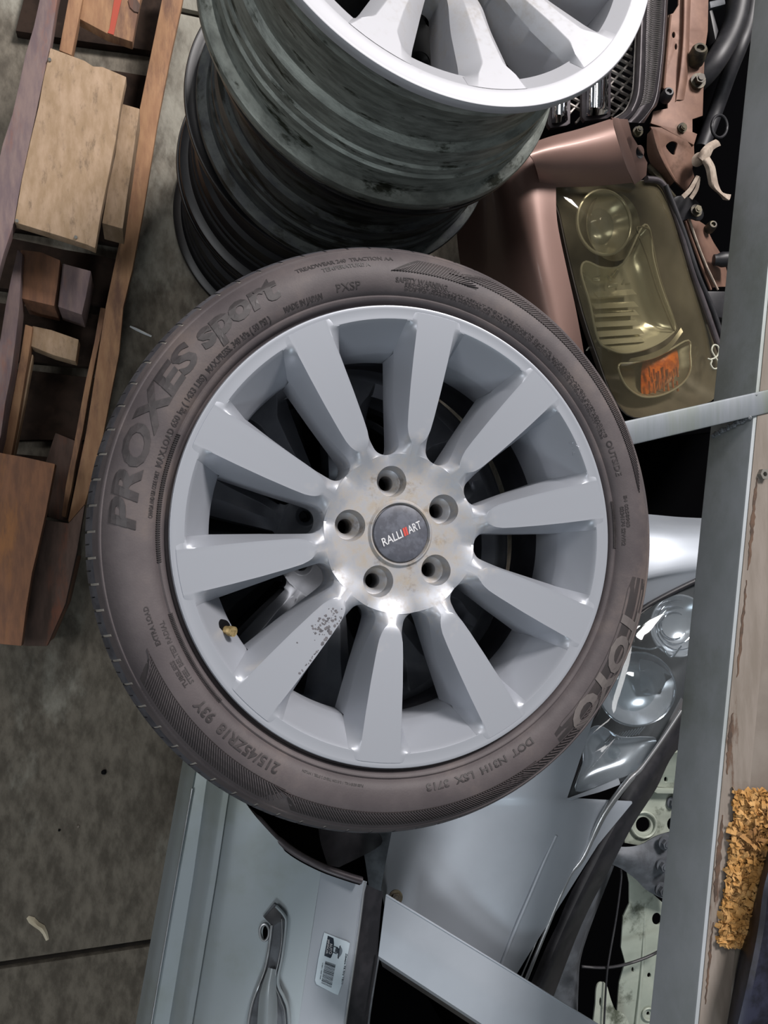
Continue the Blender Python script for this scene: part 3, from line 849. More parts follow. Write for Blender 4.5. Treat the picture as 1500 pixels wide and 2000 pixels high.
def rim(loc, tilt, rot, label, bar_m, face_m, group, height=0.222):
    t = thing('alloy_rim', label, 'wheel rim', loc, group)
    n = Vector(tilt + (1.0,)).normalized()
    t.rotation_euler = (Matrix.Rotation(0, 3, 'Z') @ n.to_track_quat('Z', 'Y').to_matrix()).to_euler()
    t.scale = (1, 1, height / 0.222)
    def part(name, me, ang, m):
        o = bpy.data.objects.new(name, me); C.objects.link(o); o.parent = t
        o.location = (0, 0, 0.222); o.rotation_euler = (0, 0, ang)
        if not me.materials: me.materials.append(None)
        o.material_slots[0].link = 'OBJECT'; o.material_slots[0].material = MATS[m]
        ORG[o] = ORG[t]
        return o
    part('barrel', bar_me, 0, bar_m); part('hub', tw_hub, rot, face_m); part('rim_ring', tw_ring, 0, face_m)
    for k in range(10): part('spoke', tw_sp if k % 2 == 0 else mirror, rot + k * 2 * PI / 10, face_m)
    return t
nt_ = Vector((0.0368, 0.0532, 1)).normalized()
top_c = Vector((0.0292, 0.6656, ZL - 0.66 + 0.7314))
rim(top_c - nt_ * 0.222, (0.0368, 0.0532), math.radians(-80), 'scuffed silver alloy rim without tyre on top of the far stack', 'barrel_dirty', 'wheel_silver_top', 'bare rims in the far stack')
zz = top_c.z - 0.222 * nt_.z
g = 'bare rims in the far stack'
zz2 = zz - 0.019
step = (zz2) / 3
rim(Vector((0.036, 0.672, zz2 - step)), (0, 0), 0.4, 'dirty grey alloy rim directly under the scuffed top rim', 'barrel_shaded', 'barrel_black', g, step - 0.001)
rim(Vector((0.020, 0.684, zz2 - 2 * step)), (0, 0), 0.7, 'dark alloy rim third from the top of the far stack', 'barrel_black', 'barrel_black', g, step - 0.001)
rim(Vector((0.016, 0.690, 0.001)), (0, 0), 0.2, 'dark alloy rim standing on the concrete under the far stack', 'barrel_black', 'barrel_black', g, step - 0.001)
zb = ZL - H
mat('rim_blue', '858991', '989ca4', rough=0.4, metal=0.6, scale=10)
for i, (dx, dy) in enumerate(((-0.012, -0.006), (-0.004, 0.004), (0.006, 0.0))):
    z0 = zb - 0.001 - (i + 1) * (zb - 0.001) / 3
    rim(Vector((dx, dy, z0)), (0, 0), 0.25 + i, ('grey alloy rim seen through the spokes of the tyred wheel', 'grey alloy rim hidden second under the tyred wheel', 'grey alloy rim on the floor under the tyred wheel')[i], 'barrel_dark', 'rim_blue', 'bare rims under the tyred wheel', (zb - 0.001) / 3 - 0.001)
# ------------------------------------------------------------------ wooden pallet
pal = thing('wooden_pallet', 'weathered wooden pallet of brown boards and blocks on the concrete', 'pallet', U(120, 700, 0))
def board(name, quad, z, thick, m, parent=None, bevel=0.002, sub=True):
    """board whose top edge was measured; its rim is slightly uneven"""
    P = US(quad, z)
    if sub:
        Q = []
        for a, b in zip(P, P[1:] + P[:1]):
            L = (b - a).length; k = max(1, int(L / 0.05))
            Q += [a.lerp(b, j / k) + (Vector((random.uniform(-1, 1), random.uniform(-1, 1), 0)) * 0.0016 if j else Vector()) for j in range(k)]
        P = Q
    return link(name, prism(P, thick, bevel), m, parent or pal)
board('runner', [(317, -60), (366, -60), (357, 0), (332, 115), (308, 238), (280, 413), (259, 525), (241, 600), (233, 690), (219, 760), (196, 880), (166, 985), (134, 1022), (133, 1016), (168, 845), (206, 600), (238, 448), (273, 210), (318, -10)], 0.10, 0.022, 'wood_tan', sub=False)
board('runner', [(134, 1022), (166, 985), (150, 1080), (128, 1180), (92, 1262), (43, 1262), (64, 1118), (88, 1015)], 0.125, 0.022, 'wood_dark')
link('stringer', prism(US([(150, 1085), (128, 1180), (93, 1258), (60, 1258), (95, 1090)], 0.102), 0.098, 0.003), 'wood_orange', pal)
board('lead_board', [(68, -60), (125, -60), (112, 0), (98, 91), (62, 262), (28, 434), (-10, 560), (-60, 640), (-70, 600), (-10, 345), (38, 160), (77, 0)], 0.232, 0.022, 'wood_grey')
board('wide_deck_board', [(98, 93), (165, 118), (182, 129), (200, 130), (247, 150), (236, 205), (213, 340), (186, 485), (170, 478), (120, 462), (28, 434), (60, 270)], 0.235, 0.024, 'wood_light')
board('block', [(238, 202), (273, 212), (258, 320), (240, 447), (199, 436), (225, 300)], 0.19, 0.07, 'wood_light')
board('narrow_deck_board', [(144, -60), (172, -60), (161, 0), (140, 108), (115, 98), (133, 0)], 0.21, 0.022, 'wood_tan')
board('deck_board', [(166, -60), (290, -60), (274, 0), (259, 82), (210, 66), (154, 36), (161, 0)], 0.20, 0.022, 'wood_tan')
link('paint_stripe', prism(US([(242, -20), (226, -20), (214, 55), (210, 64), (222, 68), (228, 40)], 0.2012), 0.0012, 0), 'red_paint', pal)
link('splinter', prism(US([(262, -10), (274, 10), (270, 24), (262, 22), (254, 14), (250, 0)], 0.2022), 0.0022, 0), 'wood_dark', pal)
board('block', [(40, 487), (80, 492), (118, 508), (112, 560), (106, 598), (42, 583)], 0.14, 0.09, 'wood_orange')
board('block', [(122, 514), (178, 529), (168, 580), (160, 615), (113, 599)], 0.13, 0.08, 'wood_grey')
board('lead_board', [(34, 487), (44, 496), (38, 600), (22, 730), (2, 850), (-25, 960), (-60, 960), (-12, 730), (10, 600)], 0.16, 0.05, 'wood_grey')
board('cross_board', [(63, 636), (100, 644), (154, 663), (148, 706), (105, 694), (60, 676)], 0.10, 0.035, 'wood_light')
board('edge_board', [(49, 633), (64, 638), (57, 690), (42, 780), (22, 890), (3, 890), (28, 760)], 0.11, 0.03, 'wood_tan')
board('thin_batten', [(62, 692), (65, 693), (48, 790), (28, 890), (24, 890), (42, 790)], 0.09, 0.02, 'wood_light')
board('block', [(108, 845), (165, 868), (132, 1018), (95, 1010), (80, 930)], 0.04, 0.036, 'wood_dark')
board('wide_deck_board', [(-60, 870), (0, 884), (50, 893), (108, 906), (90, 1000), (63, 1118), (42, 1262), (0, 1258), (-60, 1250)], 0.185, 0.024, 'wood_orange')
board('inner_rail', [(206, 602), (200, 640), (172, 780), (148, 905), (128, 1010), (120, 1008), (140, 890), (168, 740), (196, 600)], 0.075, 0.03, 'wood_tan')
for px, py in ((97, 116), (33, 431), (148, 463)):
    link('nail', tube([U(px, py, 0.233), U(px, py, 0.2385)], 0.0028, 10, 1), 'nail', pal)
# near-black boards added as the shade inside the pallet
for q in ([(60, -60), (330, -60), (300, 100), (30, 60)], [(60, 110), (300, 150), (290, 300), (20, 260)], [(20, 300), (270, 330), (250, 480), (-20, 440)], [(0, 460), (246, 510), (236, 600), (-20, 560)], [(-10, 590), (232, 620), (216, 720), (-30, 700)], [(-20, 715), (212, 740), (190, 860), (-60, 860)], [(-40, 880), (160, 900), (120, 1010), (-60, 1000)]):
    board('shade_board', q, 0.022, 0.021, 'shade_wood')

# ------------------------------------------------------------------ litter on the floor
def strip(name, pts, w, label, cat, m):
    P = [U(a, b, 0.0008) for a, b in pts]
    v = []; f = []
    for i, p in enumerate(P):
        t = (P[min(i + 1, len(P) - 1)] - P[max(0, i - 1)]).normalized(); s = Vector((-t.y, t.x, 0)) * (w[i] / 2)
        lift = Vector((0, 0, 0.004 * math.sin(PI * i / (len(P) - 1)) + random.uniform(0, 0.0015)))
        v += [p - s + Vector((0, 0, 0.0002)), p - s * 0.3 + lift, p + s * 0.3 + lift * 1.2, p + s + Vector((0, 0, 0.0002))]
    for i in range(len(P) - 1):
        for j in range(3): f.append((i * 4 + j, i * 4 + j + 1, (i + 1) * 4 + j + 1, (i + 1) * 4 + j))
    o = link(name, sheet(v, f, 0.0006), m); tag(o, label, cat)
strip('plastic_strip', [(254, 637), (266, 643), (280, 650), (296, 657)], [0.004, 0.006, 0.0055, 0.004], 'thin white strip on the floor between pallet and tyre', 'litter', 'white_plastic')
strip('paper_scrap', [(54, 1791), (62, 1797), (72, 1806), (82, 1812), (88, 1822), (93, 1836)], [0.006, 0.013, 0.011, 0.012, 0.009, 0.006], 'crumpled beige paper scrap near the lower floor joint', 'litter', 'paper')
for px, py, s, l in ((203, 1507, 0.010, 'small dark stone on the pale floor patch below the tyre'), (116, 1621, 0.005, 'small dark speck left of the silver door edge'), (153, 1614, 0.005, 'tiny pale pebble on the floor stain'), ):
    v = []; me = bpy.data.meshes.new('pebble'); bm = bmesh.new(); bmesh.ops.create_icosphere(bm, subdivisions=2, radius=s / 2)
    for q in bm.verts: q.co *= random.uniform(0.8, 1.15); q.co.z *= 0.6
    bm.to_mesh(me); bm.free(); finish(me)
    zmin = min(q.co.z for q in me.vertices); p = U(px, py, 0); me.transform(Matrix.Translation((p.x, p.y, -zmin)))
    tag(link('pebble', me, 'ledge' if 'pale' in l and 'tiny' in l else 'black_gap'), l, 'pebble')
# ------------------------------------------------------------------ steel rack on the right
rack = thing('steel_rack', 'grey welded square-tube rack rail with a crossbar along the right', 'rack', U(1400, 1000, 0))
ZR = 0.77
def edge_x(y): return 1478 - 0.0985 * y if y < 800 else 1399 - 0.0955 * (y - 800)
RW = 0.050
def rail_piece(y0, y1):
    a = U(edge_x(y0), y0, ZR); b = U(edge_x(y1), y1, ZR)
    return a, b
A = U(edge_x(-160) + 72, -160, ZR); B = U(edge_x(2120) + 72, 2120, ZR)
dirn = (B - A).normalized(); side = Vector((-dirn.y, dirn.x, 0))
if side.x < 0: side = -side
A = A - dirn * 0.75; B = B + dirn * 0.9
link('rail', prism([A, A + side * RW, B + side * RW, B], 0.080, 0.003), 'rail_lit', rack)
q0 = U(1230, 845, ZR + 0.004); q1 = U(1560, 770, ZR + 0.004)
cd = (q1 - q0).normalized(); cs = Vector((-cd.y, cd.x, 0))
if cs.y < 0: cs = -cs
q0 = q0 - cd * 0.010; q1 = q1 + cd * 0.2
hw = 0.0155
link('crossbar', prism([q0 + cs * hw, q1 + cs * hw, q1 - cs * hw, q0 - cs * hw], 0.031, 0.003), 'steel_rail', rack)
hwz = Vector((0, 0, 0.0065))
def weld(p, q, n=16, r=0.0042):
    vv = []; ff = []
    bm = bmesh.new()
    for i in range(n):
        c = p.lerp(q, i / (n - 1)) + Vector((random.gauss(0, 0.0006), random.gauss(0, 0.0006), random.gauss(0, 0.0005)))
        bmesh.ops.create_icosphere(bm, subdivisions=1, radius=r * random.uniform(0.8, 1.15), matrix=Matrix.Translation(c))
    me = bpy.data.meshes.new('weld'); bm.to_mesh(me); bm.free(); finish(me)
    link('weld_bead', me, 'weld', rack)
cx0 = U(1402, 792, ZR - 0.07); cx1 = U(1474, 772, ZR + 0.002)
weld(cx0, cx1); weld(U(1394, 850, ZR - 0.07), U(1462, 815, ZR + 0.002))
up1 = Vector((0, 0, 0.0012))
ledge_pts = [A + side * 0.0055 + up1, A + side * RW + up1, B + side * RW + up1, B + side * 0.0055 + up1]
link('dirt_layer', prism(ledge_pts, 0.0012, 0), 'ledge', rack)
sh = Vector((0, 0, 0.026))
def along(y, off, dz): return A + dirn * ((U(edge_x(y) + 72, y, ZR) - A).dot(dirn)) + side * off + Vector((0, 0, dz))
link('shelf_board', prism([along(862, RW + 0.001, -0.004), along(862, 0.17, -0.004), along(2100, 0.17, -0.004), along(2100, RW + 0.001, -0.004)], 0.018, 0.002), 'shelf_board', rack)
link('shelf_board', prism([along(-150, RW + 0.001, -0.008), along(-150, 0.13, -0.008), along(745, 0.13, -0.008), along(745, RW + 0.001, -0.008)], 0.018, 0.002), 'ledge', rack)
# rust streaks lying along the rail's inner edge
def streak(y0, y1, off, w):
    v = []; f = []; n = 24
    for i in range(n + 1):
        y = y0 + (y1 - y0) * i / n; e = w * (0.25 + 0.75 * math.sin(PI * i / n)) * random.uniform(0.5, 1.2)
        c = along(y, off + random.uniform(-0.001, 0.001), 0.0018); v += [c - side * e / 2, c + side * e / 2]
    f = [(2 * i, 2 * i + 1, 2 * i + 3, 2 * i + 2) for i in range(n)]
    link('rust_streak', sheet(v, f, 0.0006), 'rust', rack)
streak(930, 1110, 0.014, 0.007); streak(1130, 1320, 0.013, 0.005); streak(1390, 1510, 0.011, 0.007); streak(1590, 1760, 0.011, 0.008); streak(1800, 1960, 0.012, 0.004)
# hexagon nut resting on the shelf
nb = U(1486, 927, ZR)
nut = lathe([(0.0035, 0.0), (0.0075, 0.0), (0.0075, 0.006), (0.0035, 0.006), (0.0035, 0.0)], 6); nut.transform(Matrix.Translation((nb.x, nb.y, ZR + 0.0014)))
tag(link('hex_nut', nut, 'nail'), 'small bright nut lying on the dirty shelf board', 'nut')
# legs of the rack reaching the floor
for p in (A + Vector((0, 0, -0.0805)), B - dirn * 0.05 + Vector((0, 0, -0.0805))):
    link('leg', prism([p, p + side * RW, p + side * RW + dirn * 0.05, p + dirn * 0.05], p.z, 0.003), 'steel_rail', rack)
# wood shavings on the shelf
vv = []; ff = []
def shelf_at(px, py): return U(px, py, ZR)
for i in range(2600):
    t = random.random(); py = 1542 + 300 * t
    xl = lerp(1432, 1402, t) + random.gauss(0, 3); xr = 1505 if t < 0.3 else lerp(1505, 1445, (t - 0.3) / 0.7)
    px = random.uniform(xl, xr)
    hgt = 0.016 * max(0.15, math.sin(PI * min(1, max(0, (px - xl) / 110)))) * min(1, 4 * t + 0.3, 6 * (1 - t) + 0.1)
    c = shelf_at(px, py) + Vector((0, 0, random.uniform(0.003, 0.006) + hgt * random.random()))
    l = random.uniform(0.002, 0.0065); w = l * random.uniform(0.3, 0.8)
    R = Matrix.Rotation(random.random() * 6.3, 3, 'Z') @ Matrix.Rotation(random.gauss(0, 0.5), 3, 'X') @ Matrix.Rotation(random.gauss(0, 0.5), 3, 'Y')
    b = len(vv)
    for x, y, z in ((-l, -w, 0), (0, -w * 1.1, l * 0.25), (l, -w * 0.8, 0), (l, w * 0.7, 0.0003), (0, w, l * 0.28), (-l, w * 0.9, 0)): vv.append(c + R @ Vector((x, y, z)))
    ff += [(b, b + 1, b + 4, b + 5), (b + 1, b + 2, b + 3, b + 4)]
me = bpy.data.meshes.new('chips'); me.from_pydata([tuple(q) for q in vv], [], ff)
tag(link('wood_shavings', me, 'chips'), 'heap of tan wood shavings on the rack shelf', 'wood shavings', kind='stuff')
# dark bag beside the shavings
bag = loft([[(1500, 1640, ZR + 0.015), (1540, 1620, ZR + 0.05), (1620, 1600, ZR + 0.01)],
            [(1478, 1730, ZR + 0.004), (1505, 1720, ZR + 0.05), (1620, 1700, ZR + 0.02)],
            [(1452, 1830, ZR + 0.004), (1492, 1815, ZR + 0.045), (1600, 1800, ZR + 0.02)],
            [(1434, 1920, ZR + 0.004), (1470, 1930, ZR + 0.05), (1600, 1900, ZR + 0.02)],
            [(1415, 2030, ZR + 0.004), (1445, 2040, ZR + 0.04), (1600, 2040, ZR + 0.02)]], 6, 6, 0.003)
tag(link('dark_bag', bag, 'bag'), 'dark blue-black bag slumped beside the wood shavings', 'bag')

# ------------------------------------------------------------------ bronze car nose
bz = thing('car_nose', 'bronze car front end with yellowed headlight beside the rack', 'car part', U(1180, 480, 0), 'cut-off car fronts')
# wing skin that curls down towards the wheel stack
link('wing_skin', loft([
    [(860, 250, 0.30), (930, 262, 0.36), (985, 268, 0.42), (1035, 262, 0.47), (1075, 300, 0.475)],
    [(880, 340, 0.26), (935, 345, 0.34), (975, 345, 0.43), (1030, 340, 0.47), (1085, 352, 0.47)],
    [(890, 430, 0.22), (940, 430, 0.30), (985, 420, 0.42), (1040, 420, 0.47), (1088, 430, 0.465)],
    [(900, 520, 0.18), (950, 520, 0.28), (1000, 515, 0.41), (1055, 515, 0.465), (1106, 520, 0.455)],
    [(930, 610, 0.18), (975, 610, 0.28), (1018, 605, 0.40), (1075, 605, 0.455), (1126, 610, 0.445)],
    [(970, 720, 0.18), (1015, 720, 0.28), (1050, 715, 0.39), (1100, 715, 0.445), (1146, 720, 0.432)]], 6, 5, 0.0012), 'bronze', bz)
# bumper bar between grille and headlight, with its folded end flanges
link('bumper_bar', loft([
    [(1012, 290, 0.50), (1070, 268, 0.505), (1130, 252, 0.507), (1196, 231, 0.508)],
    [(1030, 298, 0.522), (1072, 284, 0.524), (1135, 270, 0.525), (1200, 252, 0.525)],
    [(1042, 315, 0.520), (1076, 306, 0.522), (1142, 298, 0.522), (1210, 285, 0.522)],
    [(1050, 340, 0.495), (1078, 336, 0.500), (1150, 330, 0.500), (1222, 322, 0.500)],
    [(1056, 368, 0.455), (1080, 366, 0.46), (1156, 364, 0.46), (1236, 357, 0.46)]], 6, 5, 0.0015, 60), 'bronze', bz)
pf = Plane((1196, 231, 0.512), (1240, 357, 0.47), (1260, 340, 0.48))
link('end_flange', plate(pf, [(1196, 231), (1208, 232), (1222, 268), (1246, 340), (1252, 350), (1240, 359), (1222, 322)], 0.004), 'bronze', bz)
pf2 = Plane((1208, 232, 0.500), (1250, 350, 0.455), (1262, 330, 0.46))
link('end_flange', plate(pf2, [(1208, 233), (1226, 234), (1234, 265), (1255, 300), (1264, 318), (1262, 342), (1251, 352), (1236, 320), (1222, 275)], 0.003, holes=[ring_pts(1250, 297, 8, 14, 13)]), 'bronze', bz)
# diamond grille mesh with two chrome bars
pg = Plane((1060, 240, 0.43), (1240, 200, 0.43), (1235, 60, 0.45))
gm = []
def gbar(p, q, r=0.0024): gm.append(tube([pg.hit(*p), pg.hit(*q)], r, 6, 1))
wires = thing
def joined(meshes):
    bm = bmesh.new()
    for m_ in meshes: bm.from_mesh(m_); bpy.data.meshes.remove(m_)
    me = bpy.data.meshes.new('joined'); bm.to_mesh(me); bm.free(); finish(me, True, 40)
    return me
for k in range(-6, 12):
    x0 = 1040 + k * 29
    a, b = (x0, 118 + 0.0), (x0 + 140, 118 + 75); a2 = (x0 + 200, 225)
    for s_, e_ in (((x0 - 60, 86), (x0 + 190, 86 + 134)),):
        # clip to the grille opening
        pts = []
        for i in range(60):
            t = i / 59; x = lerp(s_[0], e_[0], t); y = lerp(s_[1], e_[1], t)
            if 1030 < x < 1236 and 60 < y < 258 - (x - 1030) * 0.17: pts.append((x, y))
        if len(pts) > 2: link('grille_wire', tube([pg.hit(*pts[0]), pg.hit(*pts[-1])], 0.0030, 6, 1), 'mesh_metal', bz)
    pts = []
    for i in range(60):
        t = i / 59; x = lerp(x0 + 150, x0 - 20, t); y = lerp(70, 260, t)
        if 1030 < x < 1236 and 60 < y < 258 - (x - 1030) * 0.17: pts.append((x, y))
    if len(pts) > 2: link('grille_wire', tube([pg.hit(*pts[0]), pg.hit(*pts[-1])], 0.0022, 6, 1), 'mesh_metal', bz)
for (xa, xb, yt, yb, tl) in ((1078, 1109, 120, 240, 8), (1145, 1188, 60, 226, 6)):
    xm = (xa + xb) / 2
    rows = []
    for y in (yt, (yt + yb) / 2, yb - 16, yb):
        d = (y - yb) * -0.02; zt = 0.470 if y < yb else 0.455
        rows.append([(xa + d, y, 0.445), (lerp(xa, xb, 0.2) + d, y, zt - 0.006), (xm + d, y - 1, zt), (lerp(xa, xb, 0.8) + d, y - 3, zt - 0.006), (xb + d, y - 5, 0.445)])
    link('chrome_bar', loft(rows, 5, 3, 0.002, 60, True, False), 'chrome', bz)
    link('bar_holder', plate(Plane((xa, yt, 0.443), (xb, yt, 0.443), (xa, yb, 0.443)), [(xa - 7, yt), (xb + 6, yt), (xb + 4, yb), (xb - 2, yb + 4), (xa - 2, yb + 9), (xa - 7, yb + 2)], 0.008), 'grille_trim', bz)
# curved grille surround: two plain bands and a ribbed one
def bandloft(name, inner, outer, m, zi, zo, zm=None):
    rows = []
    for a, b in zip(inner, outer):
        mid = ((a[0] + b[0]) / 2, (a[1] + b[1]) / 2)
        rows.append([(a[0], a[1], zi), (mid[0], mid[1], zm if zm else max(zi, zo) + 0.004), (b[0], b[1], zo)])
    return link(name, loft(rows, 4, 5, 0.002, 50), m, bz)
i0 = [(1248, -60), (1243, 60), (1240, 120), (1236, 180), (1222, 215), (1200, 231)]
i1 = [(1266, -60), (1261, 60), (1259, 140), (1254, 190), (1240, 220), (1222, 238)]
i2 = [(1300, -60), (1294, 60), (1287, 140), (1278, 195), (1262, 222), (1246, 240)]
i3 = [(1308, -60), (1301, 60), (1293, 150), (1285, 200), (1272, 218), (1258, 240)]
bandloft('grille_surround', i0, i1, 'grille_trim', 0.470, 0.490)
bandloft('ribbed_trim', [(x + 1, y) for x, y in i1], i2, 'grille_trim', 0.486, 0.482, 0.488)
bandloft('outer_trim', [(x + 1, y) for x, y in i2], i3, 'grille_trim', 0.480, 0.465, 0.479)
ribm = []
for i in range(64):
    t = i / 63; y = lerp(-30, 205, t)
    xa = interp(y, [(p[1], p[0]) for p in i1]) + 3; xb = interp(y, [(p[1], p[0]) for p in i2]) - 3
    ribm.append(tube([U(xa, y, 0.4895), U(xb, y - 5, 0.4872)], 0.0006, 5, 1))
o = link('trim_ribs', joined(ribm), 'mesh_metal', bz); o['kind'] = 'stuff'
link('chrome_edge', tube(US([(p[0] - 1, p[1], 0.474) for p in i0]), 0.0014, 8, 5), 'mesh_metal', bz)
# radiator support in primer bronze
pr = Plane((1330, 100, 0.44), (1380, 100, 0.44), (1330, 260, 0.44))
link('radiator_support', plate(pr, [(1350, -50), (1384, -50), (1382, 60), (1376, 100), (1372, 225), (1352, 232), (1352, 258), (1361, 262), (1355, 282), (1290, 246), (1272, 240), (1278, 218), (1305, 212), (1306, 180), (1293, 170), (1306, 30), (1316, 26), (1326, 10), (1328, -50)], 0.004,
     holes=[ring_pts(1316, 68, 4, 10, 7), ring_pts(1320.5, 91, 3.2, 10, 7)]), 'bronze_rough', bz)
link('raised_rib', loft([[(1333, -50, 0.44), (1337, -50, 0.449), (1346, -50, 0.449), (1351, -50, 0.44)], [(1331, 60, 0.44), (1335, 60, 0.449), (1342, 60, 0.449), (1347, 60, 0.44)], [(1326, 130, 0.44), (1330, 130, 0.449), (1340, 132, 0.449), (1345, 134, 0.44)], [(1318, 200, 0.44), (1322, 195, 0.442), (1330, 195, 0.442), (1336, 195, 0.44)]], 4, 6, 0.002), 'bronze_rough', bz)
link('raised_edge', loft([[(1306, 28, 0.443), (1309, 28, 0.449), (1312, 29, 0.441)], [(1299, 100, 0.443), (1302, 100, 0.449), (1305, 100, 0.441)], [(1293, 170, 0.443), (1296, 172, 0.449), (1299, 174, 0.441)]], 3, 5, 0.002), 'bronze_rough', bz)
pl2 = Plane((1275, 250, 0.455), (1355, 290, 0.435), (1320, 390, 0.42))
link('lower_gusset', plate(pl2, [(1272, 248), (1292, 250), (1355, 283), (1356, 305), (1352, 330), (1356, 345), (1340, 372), (1318, 352), (1290, 290)], 0.004, holes=[smooth_poly([(1300, 285), (1312, 275), (1324, 280), (1320, 296), (1318, 303), (1310, 300)], 3)]), 'bronze_rough', bz)
link('lower_gusset', loft([[(1264, 262, 0.452), (1274, 252, 0.462), (1282, 254, 0.456)], [(1264, 300, 0.432), (1284, 290, 0.452), (1292, 288, 0.446)], [(1276, 330, 0.42), (1300, 325, 0.442), (1306, 322, 0.436)], [(1300, 372, 0.40), (1318, 354, 0.428), (1322, 350, 0.422)]], 5, 5, 0.003), 'bronze_rough', bz)
link('lamp_arch', tube(US([(1264, 326, 0.42), (1284, 346, 0.42), (1302, 372, 0.415), (1318, 392, 0.41)]), 0.007, 8), 'bolt_dark', bz)
# rubber bump stop, clips and bolts
def stub(px, py, z, r, hgt, m, name, n=(-0.25, 0.1, 1)):
    c = U(px, py, z); M = Matrix.Translation(c) @ Vector(n).normalized().to_track_quat('Z', 'Y').to_matrix().to_4x4()
    me = lathe([(0, 0), (r, 0), (r * 1.02, hgt * 0.3), (r * 0.9, hgt * 0.85), (r * 0.7, hgt), (r * 0.45, hgt), (r * 0.4, hgt * 0.8), (0, hgt * 0.8)], 24); me.transform(M)
    return link(name, me, m, bz)
stub(1357, 120, 0.441, 0.0165, 0.03, 'bolt_dark', 'bump_stop', (-0.35, 0.25, 1))
stub(1298, 193, 0.452, 0.011, 0.02, 'black_plastic', 'clip')
bolt(U(1245, 258, 0.50), (-0.2, 0, 1), 0.006, 0.010, bz); bolt(U(1332, 250, 0.442), (-0.2, -0.2, 1), 0.006, 0.008, bz)
bolt(U(1362, 160, 0.444), (-0.2, 0, 1), 0.010, 0.013, bz)
link('clip_hole_cover', dome(ring_pts(1250, 297, 8, 14, 13), pf2, -0.006, 4, thick=0.001), 'black_plastic', bz)
# latch bracket, strut rails and plugs to the right of the lamp
pb = Plane((1320, 395, 0.42), (1370, 420, 0.42), (1320, 430, 0.41))
link('latch_bracket', plate(pb, smooth_poly([(1316, 392), (1330, 385), (1348, 388), (1362, 396), (1373, 416), (1368, 428), (1352, 424), (1335, 428), (1326, 436), (1314, 425)], 3), 0.01, 0.003), 'black_plastic', bz)
bolt(U(1359, 412, 0.425), (-0.1, 0, 1), 0.008, 0.009, bz)
link('lamp_bracket', loft([[(1336, 425, 0.37), (1342, 426, 0.385), (1362, 430, 0.385), (1378, 440, 0.37)], [(1352, 470, 0.36), (1357, 470, 0.375), (1374, 470, 0.38), (1392, 470, 0.36)], [(1368, 515, 0.35), (1374, 515, 0.365), (1390, 510, 0.37), (1412, 505, 0.35)], [(1384, 562, 0.34), (1390, 562, 0.355), (1405, 560, 0.36), (1428, 560, 0.34)]], 4, 6, 0.003), 'bronze_rough', bz)
link('bracket_rib', tube(US([(1346, 428, 0.398), (1362, 475, 0.392), (1380, 520, 0.382), (1402, 566, 0.372)]), 0.0022, 8), 'cloth', bz)
link('bracket_rib', tube(US([(1338, 432, 0.385), (1355, 480, 0.378), (1373, 528, 0.368), (1388, 566, 0.36)]), 0.0028, 8), 'bronze_rough', bz)
stub(1384, 448, 0.375, 0.010, 0.02, 'bolt_dark', 'plug'); 
link('rubber_plug', tube(US([(1394, 508, 0.385), (1410, 507, 0.39), (1436, 506, 0.39)]), 0.013, 16, 2, rads=[0.011, 0.015, 0.0145, 0.014]), 'black_plastic', bz)
link('sensor_box', prism([U(1380, 568, 0.40), U(1424, 568, 0.40), U(1418, 622, 0.395), U(1388, 618, 0.395)], 0.04, 0.004), 'black_plastic', bz)
# cloth strap knotted round the support
link('cloth_strap', loft([[(1398, 272, 0.46), (1404, 276, 0.462), (1408, 284, 0.458)], [(1382, 280, 0.466), (1388, 286, 0.472), (1394, 292, 0.464)], [(1370, 292, 0.468), (1378, 298, 0.476), (1388, 304, 0.466)], [(1362, 306, 0.462), (1370, 312, 0.474), (1378, 318, 0.464)]], 4, 5, 0.002), 'cloth', bz)
link('strap_knot', (lambda me: me)(dome(smooth_poly([(1352, 308), (1362, 298), (1376, 298), (1384, 308), (1376, 318), (1362, 326), (1352, 322)], 3), flat(0.452), 0.018, 6)), 'cloth', bz)
link('cloth_strap', loft([[(1370, 314, 0.470), (1378, 310, 0.474), (1386, 306, 0.468)], [(1378, 330, 0.466), (1388, 326, 0.472), (1396, 324, 0.462)], [(1382, 350, 0.46), (1391, 346, 0.466), (1400, 344, 0.456)], [(1386, 364, 0.452), (1396, 366, 0.460), (1404, 362, 0.45)], [(1404, 380, 0.446), (1412, 382, 0.452), (1412, 376, 0.446)], [(1412, 390, 0.44), (1424, 391, 0.446), (1428, 380, 0.44)]], 4, 5, 0.002), 'cloth', bz)
link('cloth_strap', loft([[(1360, 342, 0.452), (1366, 344, 0.456)], [(1346, 366, 0.448), (1352, 372, 0.452)], [(1331, 381, 0.442), (1337, 388, 0.445)]], 3, 5, 0.002), 'cloth', bz)
link('cloth_strap', loft([[(1364, 344, 0.452), (1368, 346, 0.454)], [(1358, 366, 0.446), (1364, 370, 0.449)], [(1346, 385, 0.438), (1352, 390, 0.441)]], 3, 5, 0.002), 'cloth', bz)
